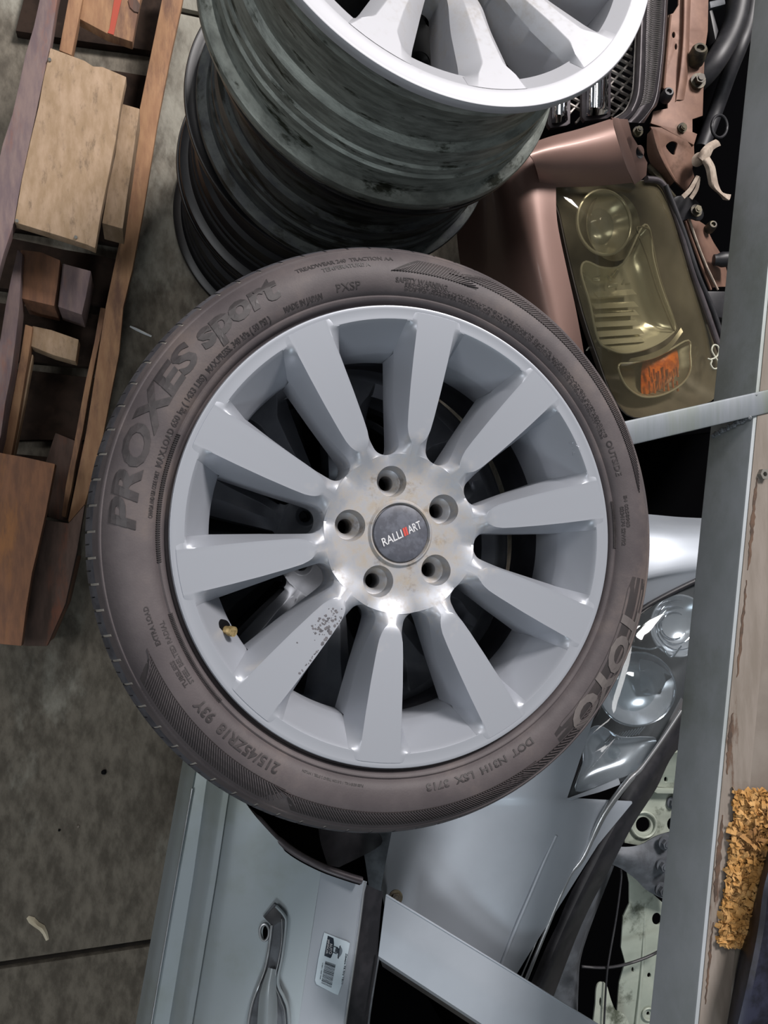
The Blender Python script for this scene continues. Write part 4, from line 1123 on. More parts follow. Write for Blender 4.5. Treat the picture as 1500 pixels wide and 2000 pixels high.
# hose and tubing behind the support
link('hose', tube(US([(1448, -60, 0.40), (1440, 20, 0.40), (1425, 70, 0.40), (1400, 115, 0.40), (1375, 148, 0.385), (1345, 175, 0.36), (1320, 210, 0.34)]), 0.022, 16), 'black_plastic', bz)
link('hose', tube(US([(1478, -60, 0.36), (1462, 40, 0.36), (1445, 90, 0.36), (1425, 140, 0.34), (1400, 210, 0.30), (1370, 290, 0.285)]), 0.016, 14), 'black_plastic', bz)
link('brace_bar', prism(US([(1386, 2), (1416, -4), (1418, 8), (1388, 16)], 0.40), 0.02, 0.003), 'dark_bracket', bz)
link('brace_bar', prism(US([(1386, 20), (1392, 18), (1404, 60), (1398, 80)], 0.40), 0.02, 0.003), 'black_plastic', bz)
rc = flat(0.36)
link('rubber_ring', tube([rc.hit(*p) for p in ring_pts(1405, 247, 15, 24, 22, 0.0)], 0.003, 8, 1, closed=True), 'black_plastic', bz)
# black sheet added so the gaps below read as deep shade
link('shade_sheet', prism(US([(1000, 200), (1240, -80), (1600, -80), (1560, 640), (1440, 840), (1240, 860), (1100, 700)], 0.26), 0.02, 0.004), 'deep_black', bz)

# headlight, bronze car
pH = Plane((1085, 370, 0.452), (1300, 370, 0.425), (1230, 800, 0.39))
outl = smooth_poly([(1082, 370), (1140, 364), (1220, 358), (1266, 352), (1290, 362), (1312, 400), (1335, 470), (1362, 550), (1384, 620), (1404, 690), (1408, 750), (1388, 784), (1320, 800), (1240, 815), (1200, 775), (1172, 705), (1140, 610), (1112, 500), (1095, 420)], 4)
lamp_h = link('lamp_housing', dome(outl, pH, -0.060, 8, 6.0, 0.002, h=-0.002), 'housing', bz)
lampr = []
def onp(pts): return [pH.uv(*p) for p in pts]
def bowl(name, pts, depth, h, m, power=2.0, flat_to=0.0, rings=10):
    return link(name, dome(pts, pH, -depth, rings, power, 0.0012, h=h, flat_to=flat_to), m, lamp_h)
def rimtube(name, pts, h, r, m):
    return link(name, tube([pH.hit(*p) + pH.n * h for p in pts], r, 8, 1, closed=True), m, lamp_h)
c1 = ring_pts(1188, 434, 52, 40, 64, 0.0)
c1 = [(1183 + (x - 1188) * math.cos(-0.25) - (y - 434) * math.sin(-0.25) * 0.9, 433 + (x - 1188) * math.sin(-0.25) + (y - 434) * math.cos(-0.25)) for x, y in c1]
bowl('projector_bowl', c1, 0.038, -0.006, 'reflector', 2.2)
rimtube('projector_ring', c1, -0.005, 0.0030, 'reflector')
c1b = [(1196 + (x - 1183) * 0.50, 432 + (y - 433) * 0.58) for x, y in c1]
link('projector_lens', dome(c1b, pH, 0.014, 8, 2.0, 0.001, h=-0.030), 'lens_clear', lamp_h)
c1c = [(1212 + (x - 1183) * 1.0, 436 + (y - 433) * 1.08) for x, y in c1]
bowl('projector_shroud', c1c, 0.030, -0.018, 'reflector_dark', 3.0)
hb = smooth_poly([(1152, 508), (1185, 520), (1225, 512), (1262, 440), (1278, 448), (1284, 500), (1300, 560), (1326, 632), (1318, 652), (1280, 676), (1232, 688), (1198, 680), (1176, 660), (1160, 590), (1143, 530)], 4)
bowl('high_beam_bowl', hb, 0.040, -0.012, 'reflector', 5.0)
rimtube('high_beam_edge', hb, -0.011, 0.0022, 'reflector')
for i, (xa, ya, xb, yb) in enumerate(((1186, 562, 1262, 556), (1184, 584, 1268, 580), (1186, 600, 1272, 596), (1188, 620, 1274, 616), (1190, 640, 1280, 634), (1194, 656, 1278, 650), (1206, 670, 1268, 664))):
    dz = -0.044 + 0.010 * abs(i - 2.5) / 3
    A0 = [pH.hit(xa, ya) + pH.n * dz, pH.hit(xb, yb) + pH.n * dz, pH.hit(xb + 2, yb + 13) + pH.n * (dz + 0.010), pH.hit(xa + 2, ya + 13) + pH.n * (dz + 0.010)]
    link('reflector_facet', bevel_mesh(prism(A0, 0.004, 0, down=-pH.n), 0.001), 'reflector', lamp_h)
for i in range(26):
    px = random.choice((random.uniform(1190, 1290), random.uniform(1160, 1260))); py = random.choice((random.uniform(520, 556), random.uniform(655, 676)))
    c = pH.hit(px, py) + pH.n * -0.038; s = random.uniform(0.004, 0.009)
    d = Vector((random.uniform(-1, 1), random.uniform(-0.5, 0.5), random.uniform(-0.6, 0.6))).normalized(); q = d.cross(pH.n).normalized()
    link('reflector_facet', prism([c - d * s - q * s * 0.4, c + d * s - q * s * 0.4, c + d * s + q * s * 0.4, c - d * s + q * s * 0.4], 0.002, 0.0004), 'reflector', lamp_h)
rimtube('inner_bezel', smooth_poly([(1252, 448), (1256, 440), (1274, 444), (1280, 460), (1296, 540), (1328, 634), (1322, 640), (1290, 560), (1272, 500)], 3), -0.010, 0.0018, 'reflector_dark')
link('bezel_strip', loft([[(1330, 640, 0.39), (1334, 648, 0.392)], [(1305, 672, 0.392), (1306, 684, 0.392)], [(1272, 690, 0.394), (1270, 702, 0.394)], [(1232, 700, 0.396), (1228, 706, 0.395)]], 3, 6, 0.002), 'reflector_dark', lamp_h)
ts = smooth_poly([(1212, 712), (1240, 708), (1280, 698), (1310, 684), (1348, 664), (1352, 690), (1352, 724), (1335, 750), (1300, 770), (1262, 775), (1236, 762), (1220, 742)], 4)
bowl('turn_signal_bowl', ts, 0.030, -0.006, 'reflector_dark', 5.0)
rimtube('turn_signal_edge', ts, -0.005, 0.0020, 'reflector')
am = smooth_poly([(1274, 704), (1300, 692), (1336, 676), (1346, 700), (1342, 726), (1318, 752), (1290, 768), (1272, 770)], 4)
link('amber_insert', dome(am, pH, 0.010, 6, 2.5, 0.004, h=-0.024), 'amber', lamp_h)
for i in range(14):
    px = 1276 + (i % 7) * 9; py = 715 + (i // 7) * 24 + (i % 3) * 4
    link('amber_prism', tube([pH.hit(px, py) + pH.n * -0.011, pH.hit(px + 3, py + 20) + pH.n * -0.012], 0.0022, 5, 1), 'amber', lamp_h)
link('lens_cover', dome(outl, pH, 0.030, 10, 3.0, 0.0025), 'lens_yellow', bz)
# black gasket along the lamp's outer side
link('lamp_gasket', tube(US([(1262, 350, 0.44), (1296, 362, 0.436), (1326, 440, 0.43), (1356, 540, 0.42), (1384, 620, 0.41), (1412, 700, 0.405)]), 0.006, 10), 'grille_trim', bz)
link('lamp_gasket', tube(US([(1300, 362, 0.44), (1334, 450, 0.432), (1364, 540, 0.424), (1394, 610, 0.414), (1420, 690, 0.41)]), 0.005, 10), 'black_plastic', bz)
# white paint-pen mark on the lens
pm = [U(1396 + dx, 690 + dy, 0.425) for dx, dy in ((-8, 12), (2, 8), (8, -2), (6, -14), (-2, -16), (-6, -6), (0, 6), (6, 16), (6, 28), (-2, 30), (-8, 22), (-6, 14), (-14, 10))]
link('paint_mark', tube(pm, 0.0016, 6, 3), 'paint_mark', bz)

# ------------------------------------------------------------------ silver car nose
sv = thing('car_nose', 'silver car front end with clear twin headlight under the tyred wheel', 'car part', U(1150, 1600, 0), 'cut-off car fronts')
link('bonnet_edge', loft([
    [(1180, 1000, 0.27), (1260, 1004, 0.27), (1330, 1010, 0.275), (1420, 1014, 0.28)],
    [(1180, 1026, 0.34), (1260, 1028, 0.345), (1330, 1030, 0.35), (1420, 1032, 0.355)],
    [(1185, 1070, 0.365), (1265, 1070, 0.37), (1335, 1070, 0.38), (1425, 1068, 0.385)],
    [(1195, 1140, 0.378), (1270, 1122, 0.385), (1340, 1108, 0.392), (1425, 1098, 0.397)],
    [(1205, 1156, 0.372), (1275, 1136, 0.380), (1345, 1122, 0.388), (1425, 1110, 0.393)],
    [(1218, 1212, 0.365), (1282, 1176, 0.372), (1348, 1142, 0.380), (1425, 1124, 0.385)]], 6, 5, 0.0012, 40), 'silver_paint', sv)
wing = [
    [(860, 1380, 0.305), (920, 1385, 0.392), (1000, 1390, 0.43), (1080, 1390, 0.45), (1165, 1385, 0.445)],
    [(800, 1470, 0.305), (880, 1475, 0.392), (970, 1478, 0.43), (1060, 1478, 0.45), (1140, 1462, 0.445)],
    [(778, 1560, 0.295), (858, 1556, 0.382), (950, 1556, 0.425), (1035, 1556, 0.448), (1108, 1558, 0.442)],
    [(774, 1580, 0.290), (852, 1580, 0.377), (955, 1576, 0.425), (1080, 1574, 0.448), (1238, 1565, 0.425)],
    [(758, 1660, 0.275), (824, 1650, 0.362), (930, 1650, 0.42), (1062, 1650, 0.446), (1168, 1650, 0.43)],
    [(744, 1735, 0.265), (790, 1745, 0.352), (890, 1750, 0.41), (1022, 1755, 0.440), (1100, 1758, 0.42)],
    [(752, 1778, 0.255), (768, 1800, 0.342), (865, 1825, 0.40), (985, 1850, 0.432), (1040, 1852, 0.415)],
    [(768, 1806, 0.245), (790, 1838, 0.332), (840, 1878, 0.39), (940, 1945, 0.42), (980, 1950, 0.405)]]
link('front_wing', loft(wing, 6, 4, 0.0012, 40, True, False), 'silver_paint', sv)
link('crease_highlight', tube(US([(1086, 1632, 0.4450), (1062, 1684, 0.4448), (1034, 1750, 0.4420), (1004, 1820, 0.4365), (975, 1895, 0.428)]), 0.0030, 12), 'silver_paint', sv)  # raised tube added to draw the highlight along the wing's fold
link('wing_point', loft([[(1106, 1560, 0.444), (1118, 1560, 0.446)], [(1160, 1540, 0.44), (1168, 1548, 0.442)], [(1208, 1520, 0.435), (1212, 1532, 0.437)]], 3, 4, 0.003), 'silver_paint', sv)
# near-black sheet added as the shade in the gap behind the wing edge
link('gap_shade', loft([[(430, 1500, 0.14), (700, 1500, 0.15), (800, 1500, 0.16)], [(430, 1650, 0.12), (690, 1650, 0.13), (775, 1650, 0.15)], [(600, 1800, 0.10), (700, 1800, 0.11), (760, 1800, 0.13)], [(640, 2060, 0.08), (760, 2060, 0.09), (900, 2060, 0.10)]], 4, 4, 0.003), 'deep_black', sv)
link('liner_fin', loft([[(620, 1590, 0.20), (700, 1605, 0.21), (732, 1620, 0.215)], [(625, 1640, 0.20), (690, 1650, 0.21), (744, 1650, 0.212)], [(640, 1690, 0.19), (650, 1692, 0.20), (662, 1694, 0.20)]], 4, 5, 0.003), 'black_plastic', sv)
link('liner_edge', loft([[(700, 1600, 0.17), (766, 1622, 0.18), (772, 1626, 0.175)], [(716, 1700, 0.16), (752, 1706, 0.17), (757, 1710, 0.165)], [(722, 1750, 0.15), (742, 1752, 0.16), (746, 1754, 0.155)]], 4, 5, 0.003), 'dark_bracket', sv)
# headlight
pS = Plane((1290, 1180, 0.382), (1360, 1180, 0.382), (1200, 1500, 0.425))
lo = smooth_poly([(1225, 1228), (1258, 1196), (1300, 1168), (1345, 1146), (1400, 1128), (1410, 1220), (1380, 1310), (1340, 1392), (1296, 1452), (1262, 1500), (1222, 1524), (1170, 1540), (1108, 1558), (1122, 1524), (1138, 1484), (1140, 1440), (1168, 1392), (1196, 1320)], 4)
sh_ = link('lamp_housing', dome(lo, pS, -0.05, 8, 6.0, 0.002, h=-0.002), 'black_plastic', sv)
def sb(name, pts, depth, h, m, power=2.0): return link(name, dome(pts, pS, -depth, 10, power, 0.0012, h=h), m, sh_)
def srim(name, pts, h, r, m): return link(name, tube([pS.hit(*p) + pS.n * h for p in pts], r, 8, 1, closed=True), m, sh_)
u1 = ring_pts(1330, 1222, 56, 40, 60)
sb('upper_bowl', u1, 0.032, -0.006, 'lamp_silver', 2.4); srim('upper_ring', u1, -0.005, 0.0022, 'lamp_silver')
for k in (0.45, 0.62, 0.82):
    srim('bowl_step', [(1338 + (x - 1330) * k, 1220 + (y - 1222) * k) for x, y in u1], -0.006 - 0.032 * (1 - k ** 2.0), 0.0016, 'chrome')
u2 = ring_pts(1244, 1346, 76, 44, 72)
sb('lower_bowl', u2, 0.036, -0.002, 'lamp_silver', 2.6); srim('lower_ring', u2, -0.001, 0.0022, 'chrome')
link('lower_lens', dome([(1258 + (x - 1244) * 0.62, 1340 + (y - 1346) * 0.70) for x, y in u2], pS, 0.016, 8, 2.0, 0.001, h=-0.026), 'lens_clear', sh_)
link('bulb_shield', loft([[(1250, 1288, 0.40), (1282, 1296, 0.402), (1312, 1320, 0.40)], [(1250, 1312, 0.388), (1284, 1318, 0.392), (1318, 1350, 0.39)], [(1252, 1352, 0.382), (1290, 1356, 0.388), (1316, 1378, 0.386)]], 5, 5, 0.002), 'chrome', sh_)
u3 = smooth_poly([(1142, 1440), (1172, 1418), (1215, 1440), (1262, 1440), (1285, 1448), (1250, 1502), (1190, 1528), (1128, 1546), (1142, 1490)], 4)
sb('corner_bowl', u3, 0.024, -0.004, 'lamp_silver', 4.0)
for i in range(12):
    a = pS.hit(1188 + i * 6, 1452 - i * 1.5) + pS.n * -0.012; b_ = pS.hit(1200 + i * 6, 1436 - i * 1.5) + pS.n * -0.010
    link('corner_rib', tube([a, b_], 0.0018, 5, 1), 'chrome', sh_)
link('indicator_bulb', dome(ring_pts(1212, 1472, 13, 20, 13), pS, 0.012, 6, 2.0, 0.001, h=-0.018), 'lens_clear', sh_)
link('cross_trim', tube(US([(1232, 1262, 0.40), (1268, 1268, 0.40), (1292, 1264, 0.40), (1310, 1284, 0.398), (1330, 1262, 0.395)]), 0.002, 8), 'chrome', sh_)
link('lens_cover', dome(lo, pS, 0.022, 10, 3.0, 0.0025), 'lens_clear', sv)
# black gasket and chrome strips running down beside the wing
link('lamp_gasket', tube(US([(1222, 1216, 0.372), (1260, 1186, 0.376), (1310, 1158, 0.381), (1372, 1128, 0.386)]), 0.005, 10), 'black_plastic', sv)
link('grille_frame', loft([[(1330, 1362, 0.42), (1350, 1380, 0.428), (1390, 1395, 0.40)], [(1282, 1452, 0.428), (1304, 1458, 0.432), (1318, 1470, 0.41)], [(1232, 1528, 0.42), (1262, 1530, 0.43), (1282, 1540, 0.40)], [(1186, 1600, 0.405), (1212, 1606, 0.42), (1236, 1612, 0.39)], [(1140, 1685, 0.395), (1168, 1690, 0.41), (1192, 1696, 0.37)], [(1088, 1800, 0.38), (1112, 1802, 0.395), (1136, 1806, 0.35)], [(1020, 1960, 0.36), (1044, 1962, 0.375), (1074, 1966, 0.33)]], 5, 5, 0.004), 'black_plastic', sv)
link('chrome_strip', tube(US([(1330, 1388, 0.448), (1290, 1448, 0.450), (1252, 1500, 0.450), (1228, 1524, 0.448), (1178, 1592, 0.442), (1140, 1672, 0.432), (1110, 1715, 0.426), (1066, 1818, 0.416), (1024, 1922, 0.406), (1005, 1970, 0.401)]), 0.004, 10, rads=[0.003, 0.003, 0.004, 0.0055, 0.0055, 0.0042, 0.003, 0.003, 0.003, 0.003]), 'lip_alloy', sv)
link('chrome_strip', tube(US([(1118, 1695, 0.418), (1092, 1740, 0.414), (1058, 1815, 0.408), (1018, 1908, 0.400), (1000, 1955, 0.396)]), 0.0012, 8), 'lip_alloy', sv)
link('seal_strip', loft([[(1238, 1568, 0.40), (1215, 1602, 0.395), (1222, 1590, 0.40)], [(1168, 1652, 0.405), (1184, 1640, 0.40), (1196, 1640, 0.39)], [(1098, 1762, 0.395), (1116, 1740, 0.39), (1124, 1740, 0.385)], [(1040, 1852, 0.39), (1058, 1846, 0.385), (1068, 1846, 0.38)], [(975, 1962, 0.38), (1000, 1960, 0.375), (1010, 1960, 0.37)]], 4, 5, 0.003), 'deep_black', sv)
# radiator frame parts: pale metal brackets with holes
p1 = Plane((1250, 1540, 0.34), (1330, 1540, 0.34), (1280, 1500, 0.35))
link('upper_bracket', plate(p1, smooth_poly([(1240, 1570), (1262, 1538), (1276, 1498), (1300, 1478), (1345, 1470), (1345, 1538), (1300, 1538), (1270, 1536), (1258, 1545)], 3), 0.006, 0.002, holes=[ring_pts(1301, 1523, 5, 12, 7)]), 'grey_metal', sv)
link('upper_lip', prism(US([(1262, 1538), (1300, 1540), (1340, 1541), (1340, 1551), (1284, 1550)], 0.352), 0.008, 0.002), 'grey_metal', sv)
p2 = Plane((1230, 1600, 0.335), (1330, 1600, 0.335), (1230, 1700, 0.335))
link('main_bracket', plate(p2, [(1262, 1545), (1284, 1550), (1340, 1552), (1340, 1680), (1250, 1650), (1222, 1645), (1220, 1600), (1228, 1585), (1255, 1572)], 0.006, 0.002, holes=[ring_pts(1257, 1611, 16, 20, 17), ring_pts(1314, 1610, 12, 16, 15), ring_pts(1313, 1567, 10, 14, 11)]), 'grey_metal', sv)
bolt(U(1312, 1567, 0.337), (0, 0, 1), 0.008, 0.008, sv, 'dark_bracket')
link('bracket_rim', tube([U(x, y, 0.338) for x, y in ring_pts(1257, 1611, 24, 28, 25)], 0.003, 8, 1, closed=True), 'grey_metal', sv)
link('catch_arm', loft([[(1184, 1648, 0.35), (1184, 1665, 0.356), (1184, 1684, 0.35)], [(1215, 1654, 0.356), (1214, 1674, 0.364), (1212, 1696, 0.354)], [(1250, 1650, 0.362), (1252, 1684, 0.37), (1240, 1716, 0.356)], [(1285, 1632, 0.365), (1290, 1690, 0.374), (1268, 1742, 0.358)], [(1330, 1620, 0.365), (1325, 1690, 0.37), (1318, 1765, 0.358)]], 6, 5, 0.004), 'dark_bracket', sv)
for px, py in ((1297, 1646), (1293, 1690), (1291, 1737)): bolt(U(px, py, 0.377), (-0.1, 0, 1), 0.0085, 0.011, sv, 'dark_bracket')
p3 = Plane((1210, 1800, 0.32), (1310, 1800, 0.33), (1210, 2000, 0.31))
link('lower_panel', plate(p3, [(1226, 1704), (1262, 1735), (1300, 1770), (1320, 1770), (1320, 2060), (1200, 2060), (1210, 1920), (1222, 1880), (1214, 1850), (1218, 1790), (1230, 1765), (1230, 1725)], 0.004, 0.001, holes=[ring_pts(1283, 1795, 10, 18, 13), ring_pts(1236, 1894, 3.2, 10, 6), ring_pts(1268, 1905, 4.5, 12, 6), ring_pts(1266, 1980, 4, 12, 5)]), 'grey_metal', sv)
link('panel_ridge', tube(US([(1260, 1730, 0.324), (1256, 1850, 0.321), (1250, 1930, 0.318), (1240, 2030, 0.314)]), 0.004, 8), 'grey_metal', sv)
link('bush_ring', tube([p3.hit(x, y) + p3.n * 0.002 for x, y in ring_pts(1266, 1980, 12, 20, 12)], 0.002, 8, 1, closed=True), 'grey_metal', sv)
link('small_tab', plate(flat(0.345), smooth_poly([(1160, 2060), (1164, 1960), (1166, 1930), (1173, 1920), (1184, 1924), (1192, 1950), (1202, 1974), (1215, 1980), (1228, 2000), (1228, 2060)], 3), 0.004, 0.001, holes=[ring_pts(1173, 1957, 3, 10, 10)]), 'grey_metal', sv)
link('wire', tube(US([(1213, 1698, 0.352), (1213, 1720, 0.345), (1204, 1790, 0.345), (1190, 1870, 0.35), (1184, 1920, 0.352), (1178, 2040, 0.352)]), 0.0018, 8), 'black_plastic', sv)
link('wire', tube(US([(1136, 1888, 0.34), (1180, 1890, 0.345), (1220, 1884, 0.348), (1262, 1870, 0.35), (1296, 1853, 0.352)]), 0.0026, 8), 'black_plastic', sv)
link('radiator_shroud', loft([[(1130, 1750, 0.30), (1180, 1700, 0.31), (1200, 1690, 0.28)], [(1090, 1850, 0.30), (1130, 1850, 0.31), (1140, 1850, 0.25)], [(1060, 1930, 0.29), (1120, 1930, 0.30), (1130, 1930, 0.24)], [(1030, 2040, 0.28), (1120, 2040, 0.29), (1128, 2040, 0.23)]], 4, 5, 0.004), 'dark_bracket', sv)
link('shade_sheet', prism(US([(780, 1420), (1120, 1000), (1250, 820), (1460, 820), (1450, 1500), (1420, 2100), (700, 2100)], 0.06), 0.02, 0.004), 'deep_black', sv)  # black sheet added to hold the gaps under this nose in shade
# ------------------------------------------------------------------ silver door at the bottom
dr = thing('car_door_shell', 'silver car door with handle and barcode sticker at the bottom edge', 'car part', U(480, 1800, 0))
YS = [1490, 1560, 1640, 1720, 1800, 1900, 2040]
c0 = [(1502, 354), (1755, 309), (1993, 266), (2060, 254)]
c1_ = [(1535, 376), (1759, 336), (1993, 296), (2060, 285)]
c2_ = [(1535, 402), (1707, 378), (1993, 331), (2060, 320)]
c3_ = [(1553, 446), (1715, 422), (1993, 376), (2060, 365)]
c5_ = [(1560, 650), (1700, 628), (1810, 611), (1993, 584), (2060, 574)]
c6_ = [(1560, 739), (1715, 714), (1847, 697), (1993, 677), (2060, 668)]
def ex(tab, y):
    if y < tab[0][0]:
        (y0, x0), (y1, x1) = tab[0], tab[1]; return x0 + (x1 - x0) * (y - y0) / (y1 - y0)
    return interp(y, tab)
def doorz(px, py):
    a, b = ex(c3_, py), ex(c5_, py)
    return lerp(0.300, 0.352, (px - a) / (b - a))
Z0, Z1, Z2, Z3 = 0.205, 0.262, 0.268, 0.302
link('sill_panel', loft([[(ex(c0, y), y, Z0), (lerp(ex(c0, y), ex(c1_, y), 0.5), y, 0.242), (ex(c1_, y), y, Z1), (ex(c1_, y) + 3, y, Z1 - 0.004), (ex(c2_, y), y, Z2 - 0.004), (ex(c2_, y) + 3, y, Z2 + 0.002), (lerp(ex(c2_, y), ex(c3_, y), 0.7), y, 0.296), (ex(c3_, y), y, Z3)] for y in [1470] + YS], 3, 2, 0.0012, 25, False, False), 'silver_door', dr)
link('sill_line', tube(US([(ex(c1_, y) + 0.5, y, Z1 + 0.0015) for y in (1540, 1700, 1850, 2040)]), 0.0013, 8), 'lip_alloy', dr)
topcurve = [(446, 1535), (470, 1556), (500, 1596), (540, 1640), (580, 1670), (628, 1696)]
rows = []
skin_rows = []
for k in range(9):
    u = k / 8
    tx, ty = interp(u, [(i / 5, p[0]) for i, p in enumerate(topcurve)]), interp(u, [(i / 5, p[1]) for i, p in enumerate(topcurve)])
    col = []
    for j in range(9):
        y = lerp(ty, 2040, j / 8); x = lerp(ex(c3_, y), ex(c5_, y), u) + (tx - lerp(ex(c3_, ty), ex(c5_, ty), u)) * (1 - j / 8)
        step_ = -0.004 if k == 0 else 0
        col.append((x, y, doorz(x, y) + 0.010 * math.sin(PI * u) + step_))
    skin_rows.append(col)
link('door_skin', loft(skin_rows, 3, 3, 0.0012, 40), 'silver_door', dr)
link('upper_band', loft([[(ex(c5_, y), y + (-4 if i == 0 else 0), 0.352), (lerp(ex(c5_, y), ex(c6_, y), 0.5), y + (10 if i == 0 else 0), 0.349), (ex(c6_, y) - 6, y + (22 if i == 0 else 0), 0.344), (ex(c6_, y), y + (24 if i == 0 else 0), 0.338)] for i, y in enumerate([1698, 1760, 1850, 1950, 2040])], 4, 4, 0.0012, 30, False, False), 'silver_paint', dr)
link('band_edge', tube(US([(712, 1722, 0.342), (704, 1790, 0.341), (690, 1890, 0.341), (668, 2040, 0.341)]), 0.0022, 8), 'lip_alloy', dr)
# rubber and chrome weatherstrip along the curved edge
wst = [(482, 1578), (500, 1594), (540, 1637), (580, 1668), (630, 1694), (680, 1712), (706, 1720)]
link('weatherstrip', tube([U(x, y, doorz(min(x, 640), y) + 0.004) for x, y in wst], 0.006, 10, rads=[0.003, 0.005, 0.0062, 0.0062, 0.0062, 0.0062]), 'grille_trim', dr)
link('weatherstrip_lip', tube([U(x - 3, y + 6, doorz(min(x, 640), y) + 0.006) for x, y in wst[1:]], 0.0022, 8), 'deep_black', dr)
link('window_slot', loft([[(714, 1726, 0.330), (730, 1735, 0.322), (748, 1742, 0.31)], [(704, 1800, 0.330), (722, 1800, 0.322), (742, 1800, 0.31)], [(690, 1900, 0.328), (708, 1900, 0.32), (734, 1900, 0.31)], [(668, 2050, 0.325), (690, 2050, 0.318), (715, 2050, 0.308)]], 4, 4, 0.003), 'black_plastic', dr)
link('slot_rib', tube(US([(741, 1860, 0.322), (731, 1920, 0.322), (722, 1980, 0.322), (716, 2040, 0.32)]), 0.002, 8), 'dark_bracket', dr)
# handle pocket, grip and lock
def dz(px, py, h): return U(px, py, doorz(px, py) + 0.008 + h)
pd = Plane((440, 1700, doorz(440, 1700) + 0.009), (600, 1760, doorz(600, 1760) + 0.009), (520, 1980, doorz(520, 1980) + 0.009))
hp = [(536, 1764), (548, 1772), (557, 1786), (560, 1802), (553, 1860), (544, 1914), (556, 1945), (564, 1970), (567, 2050), (484, 2050), (486, 1996), (494, 1955), (508, 1920), (520, 1888), (527, 1845), (532, 1804), (516, 1788)]
link('handle_pocket', plate(pd, hp, 0.003, 0.001, h=0.004), 'dark_bracket', dr)
link('handle_edge', tube([pd.hit(*p) + pd.n * 0.006 for p in ((532, 1803), (527, 1845), (519, 1888), (507, 1920), (494, 1956), (486, 1998), (482, 2050))], 0.0022, 8), 'lip_alloy', dr)
link('handle_edge', tube([pd.hit(*p) + pd.n * 0.006 for p in ((540, 1766), (556, 1784), (560, 1802), (553, 1862), (544, 1914), (556, 1945), (564, 1972), (567, 2050))], 0.0026, 8), 'silver_door', dr)
link('handle_edge_line', tube([pd.hit(*p) + pd.n * 0.009 for p in ((552, 1790), (552, 1830), (546, 1870), (538, 1912), (550, 1948), (558, 1975), (560, 2050))], 0.0008, 6), 'lip_alloy', dr)
link('handle_grip', loft([[(524, 1890, 0.352), (532, 1892, 0.358), (541, 1894, 0.352)], [(512, 1925, 0.354), (526, 1925, 0.366), (540, 1925, 0.354)], [(505, 1960, 0.355), (524, 1960, 0.370), (542, 1962, 0.355)], [(500, 2050, 0.35), (520, 2050, 0.368), (542, 2050, 0.35)]], 5, 5, 0.003), 'silver_door', dr)
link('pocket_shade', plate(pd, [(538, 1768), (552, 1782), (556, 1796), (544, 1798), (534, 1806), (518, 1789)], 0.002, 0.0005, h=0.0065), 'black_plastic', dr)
lk = ring_pts(517, 1819, 9, 24, 16)
link('lock_ring', tube([pd.hit(*p) + pd.n * 0.003 for p in lk], 0.0022, 8, 1, closed=True), 'lip_alloy', dr)
link('lock_barrel', plate(pd, ring_pts(520, 1820, 6, 20, 13), 0.002, 0.0004, h=0.0035), 'deep_black', dr)

# sticker with logo, text and barcode
pst = Plane((636, 1822, 0.3512), (700, 1850, 0.3455), (625, 1935, 0.3512))
tagst = thing('barcode_sticker', 'white barcode sticker with dark logo stuck on the silver door', 'sticker', pst.hit(650, 1880))
def onst(px, py, h): return pst.hit(px, py) + pst.n * h
HS = 0.0008
link('paper', plate(pst, [(633, 1821), (645, 1826), (676, 1838), (683, 1842), (668, 1920), (660, 1943), (652, 1940), (618, 1922), (615, 1914), (622, 1870), (630, 1832)], 0.0004, 0.0001, h=HS), 'sticker_paper', tagst)
def ink(name, pts, m='ink'): link(name, plate(pst, pts, 0.0003, 0.00005, h=HS + 0.0003), m, tagst)
ink('logo_banner', [(640, 1827), (651, 1832), (652, 1842), (650, 1860), (647, 1868), (645, 1871), (633, 1866)])
ink('logo_hat', smooth_poly([(664, 1848), (668, 1854), (667, 1862), (662, 1869), (659, 1866), (662, 1856)], 3), 'ink_grey')
ink('logo_hat', [(665, 1846), (661, 1872), (659, 1871), (660, 1862), (654, 1858), (656, 1850), (662, 1852), (663, 1847)], 'ink')
ink('logo_face', smooth_poly([(655, 1852), (659, 1854), (658, 1862), (654, 1860)], 3), 'ink_grey')
ink('logo_leg', [(652, 1847), (660, 1850), (660, 1851.5), (651.5, 1848.5)]); ink('logo_leg', [(650, 1858), (657, 1862), (657, 1863.2), (649.6, 1859.6)])
# directions on the paper: reading runs down the picture, letter tops to the right
o0 = onst(640, 1830, 0); rd = (onst(631, 1880, 0) - onst(641, 1830, 0)).normalized(); upv = pst.n.cross(rd).normalized()
def st_text(s, p0, p1, h, m, name):
    me = text_mesh(s, 0.5, 0.0)
    a = onst(*p0, HS + 0.0004); b = onst(*p1, HS + 0.0004); d = (b - a); L = d.length; d.normalize(); u = pst.n.cross(d).normalized()
    xs = [q.co.x for q in me.vertices]; x0, x1 = min(xs), max(xs)
    for q in me.vertices:
        q.co = a + d * ((q.co.x - x0) / (x1 - x0) * L) + u * (q.co.y * h / 0.7) + pst.n * (0.0003 * q.co.z)
    finish(me, False); link(name, me, m, tagst)
st_text('AUTO', (644, 1842), (642, 1863), 0.0046, 'white_print', 'logo_text')
st_text('JAPONCAR', (640, 1834), (636, 1862), 0.0034, 'white_print', 'logo_text')
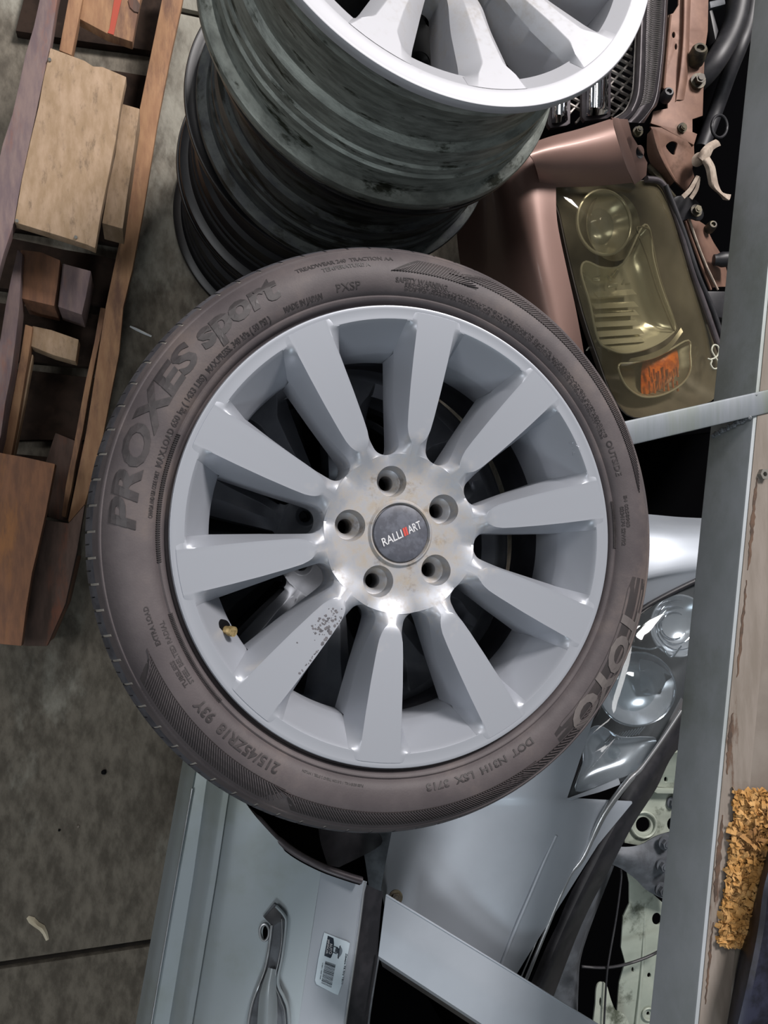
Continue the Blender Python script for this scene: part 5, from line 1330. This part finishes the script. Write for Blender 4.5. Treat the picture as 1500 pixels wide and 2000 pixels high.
st_text('Дверь FR б/у YB11', (675, 1862), (666, 1921), 0.0030, 'ink', 'item_text')
bars = [0, 1.6, 3, 4.2, 6, 8, 10.5, 13, 16, 18.5, 20, 22.5, 24.5, 27, 29.5, 32, 34.5, 37, 39.5, 42, 44, 47, 49]
for i, b_ in enumerate(bars):
    t = b_ / 49; x0_, y0_ = lerp(635, 627, t), lerp(1877, 1919, t); x1_, y1_ = lerp(655, 647, t), lerp(1884, 1928, t)
    w_ = 0.5 if i % 4 == 1 or i < 3 or i > 20 else 0.95
    ink('bar', [(x0_, y0_ - w_ / 2), (x1_, y1_ - w_ / 2), (x1_, y1_ + w_ / 2), (x0_, y0_ + w_ / 2)])
st_text('2 000 1 4580 0068', (629, 1880), (624, 1912), 0.0018, 'ink_grey', 'barcode_number')

# ------------------------------------------------------------------ silver pillar strip crossing the lower edge
def su(x): return 1748 + 0.613 * (x - 755)
def sl(x): return 1868 + 0.656 * (x - 740)
link_o = loft([[(xu, su(xu), z), (lerp(xu, xl, 0.5), lerp(su(xu), sl(xl), 0.5), z + 0.003), (xl, sl(xl), z), (xl + 3, sl(xl) + 8, z - 0.012)] for xu, xl, z in ((754, 739, 0.47), (860, 833, 0.475), (970, 927, 0.48), (1080, 1021, 0.485), (1200, 1125, 0.49))], 5, 4, 0.0015, 40, False, False)
ps = thing('pillar_strip', 'flat silver body strip slanting across the bottom of the wing', 'car part', U(950, 1900, 0.45))
link('strip_skin', link_o, 'silver_paint', ps)
link('strip_edge', tube(US([(x, su(x), z) for x, z in ((754, 0.47), (860, 0.475), (970, 0.48), (1080, 0.485), (1200, 0.49))]), 0.0014, 8, 1), 'silver_paint', ps)
link('strip_return', loft([[(x + 3, sl(x) + 7, z), (x + 7, sl(x) + 20, z - 0.045)] for x, z in ((740, 0.455), (835, 0.46), (930, 0.465), (1030, 0.47))], 3, 4, 0.002), 'black_plastic', ps)
bolt(U(773, 1752, 0.462), (-0.2, 0.2, 1), 0.007, 0.008, ps, 'bolt_dark')
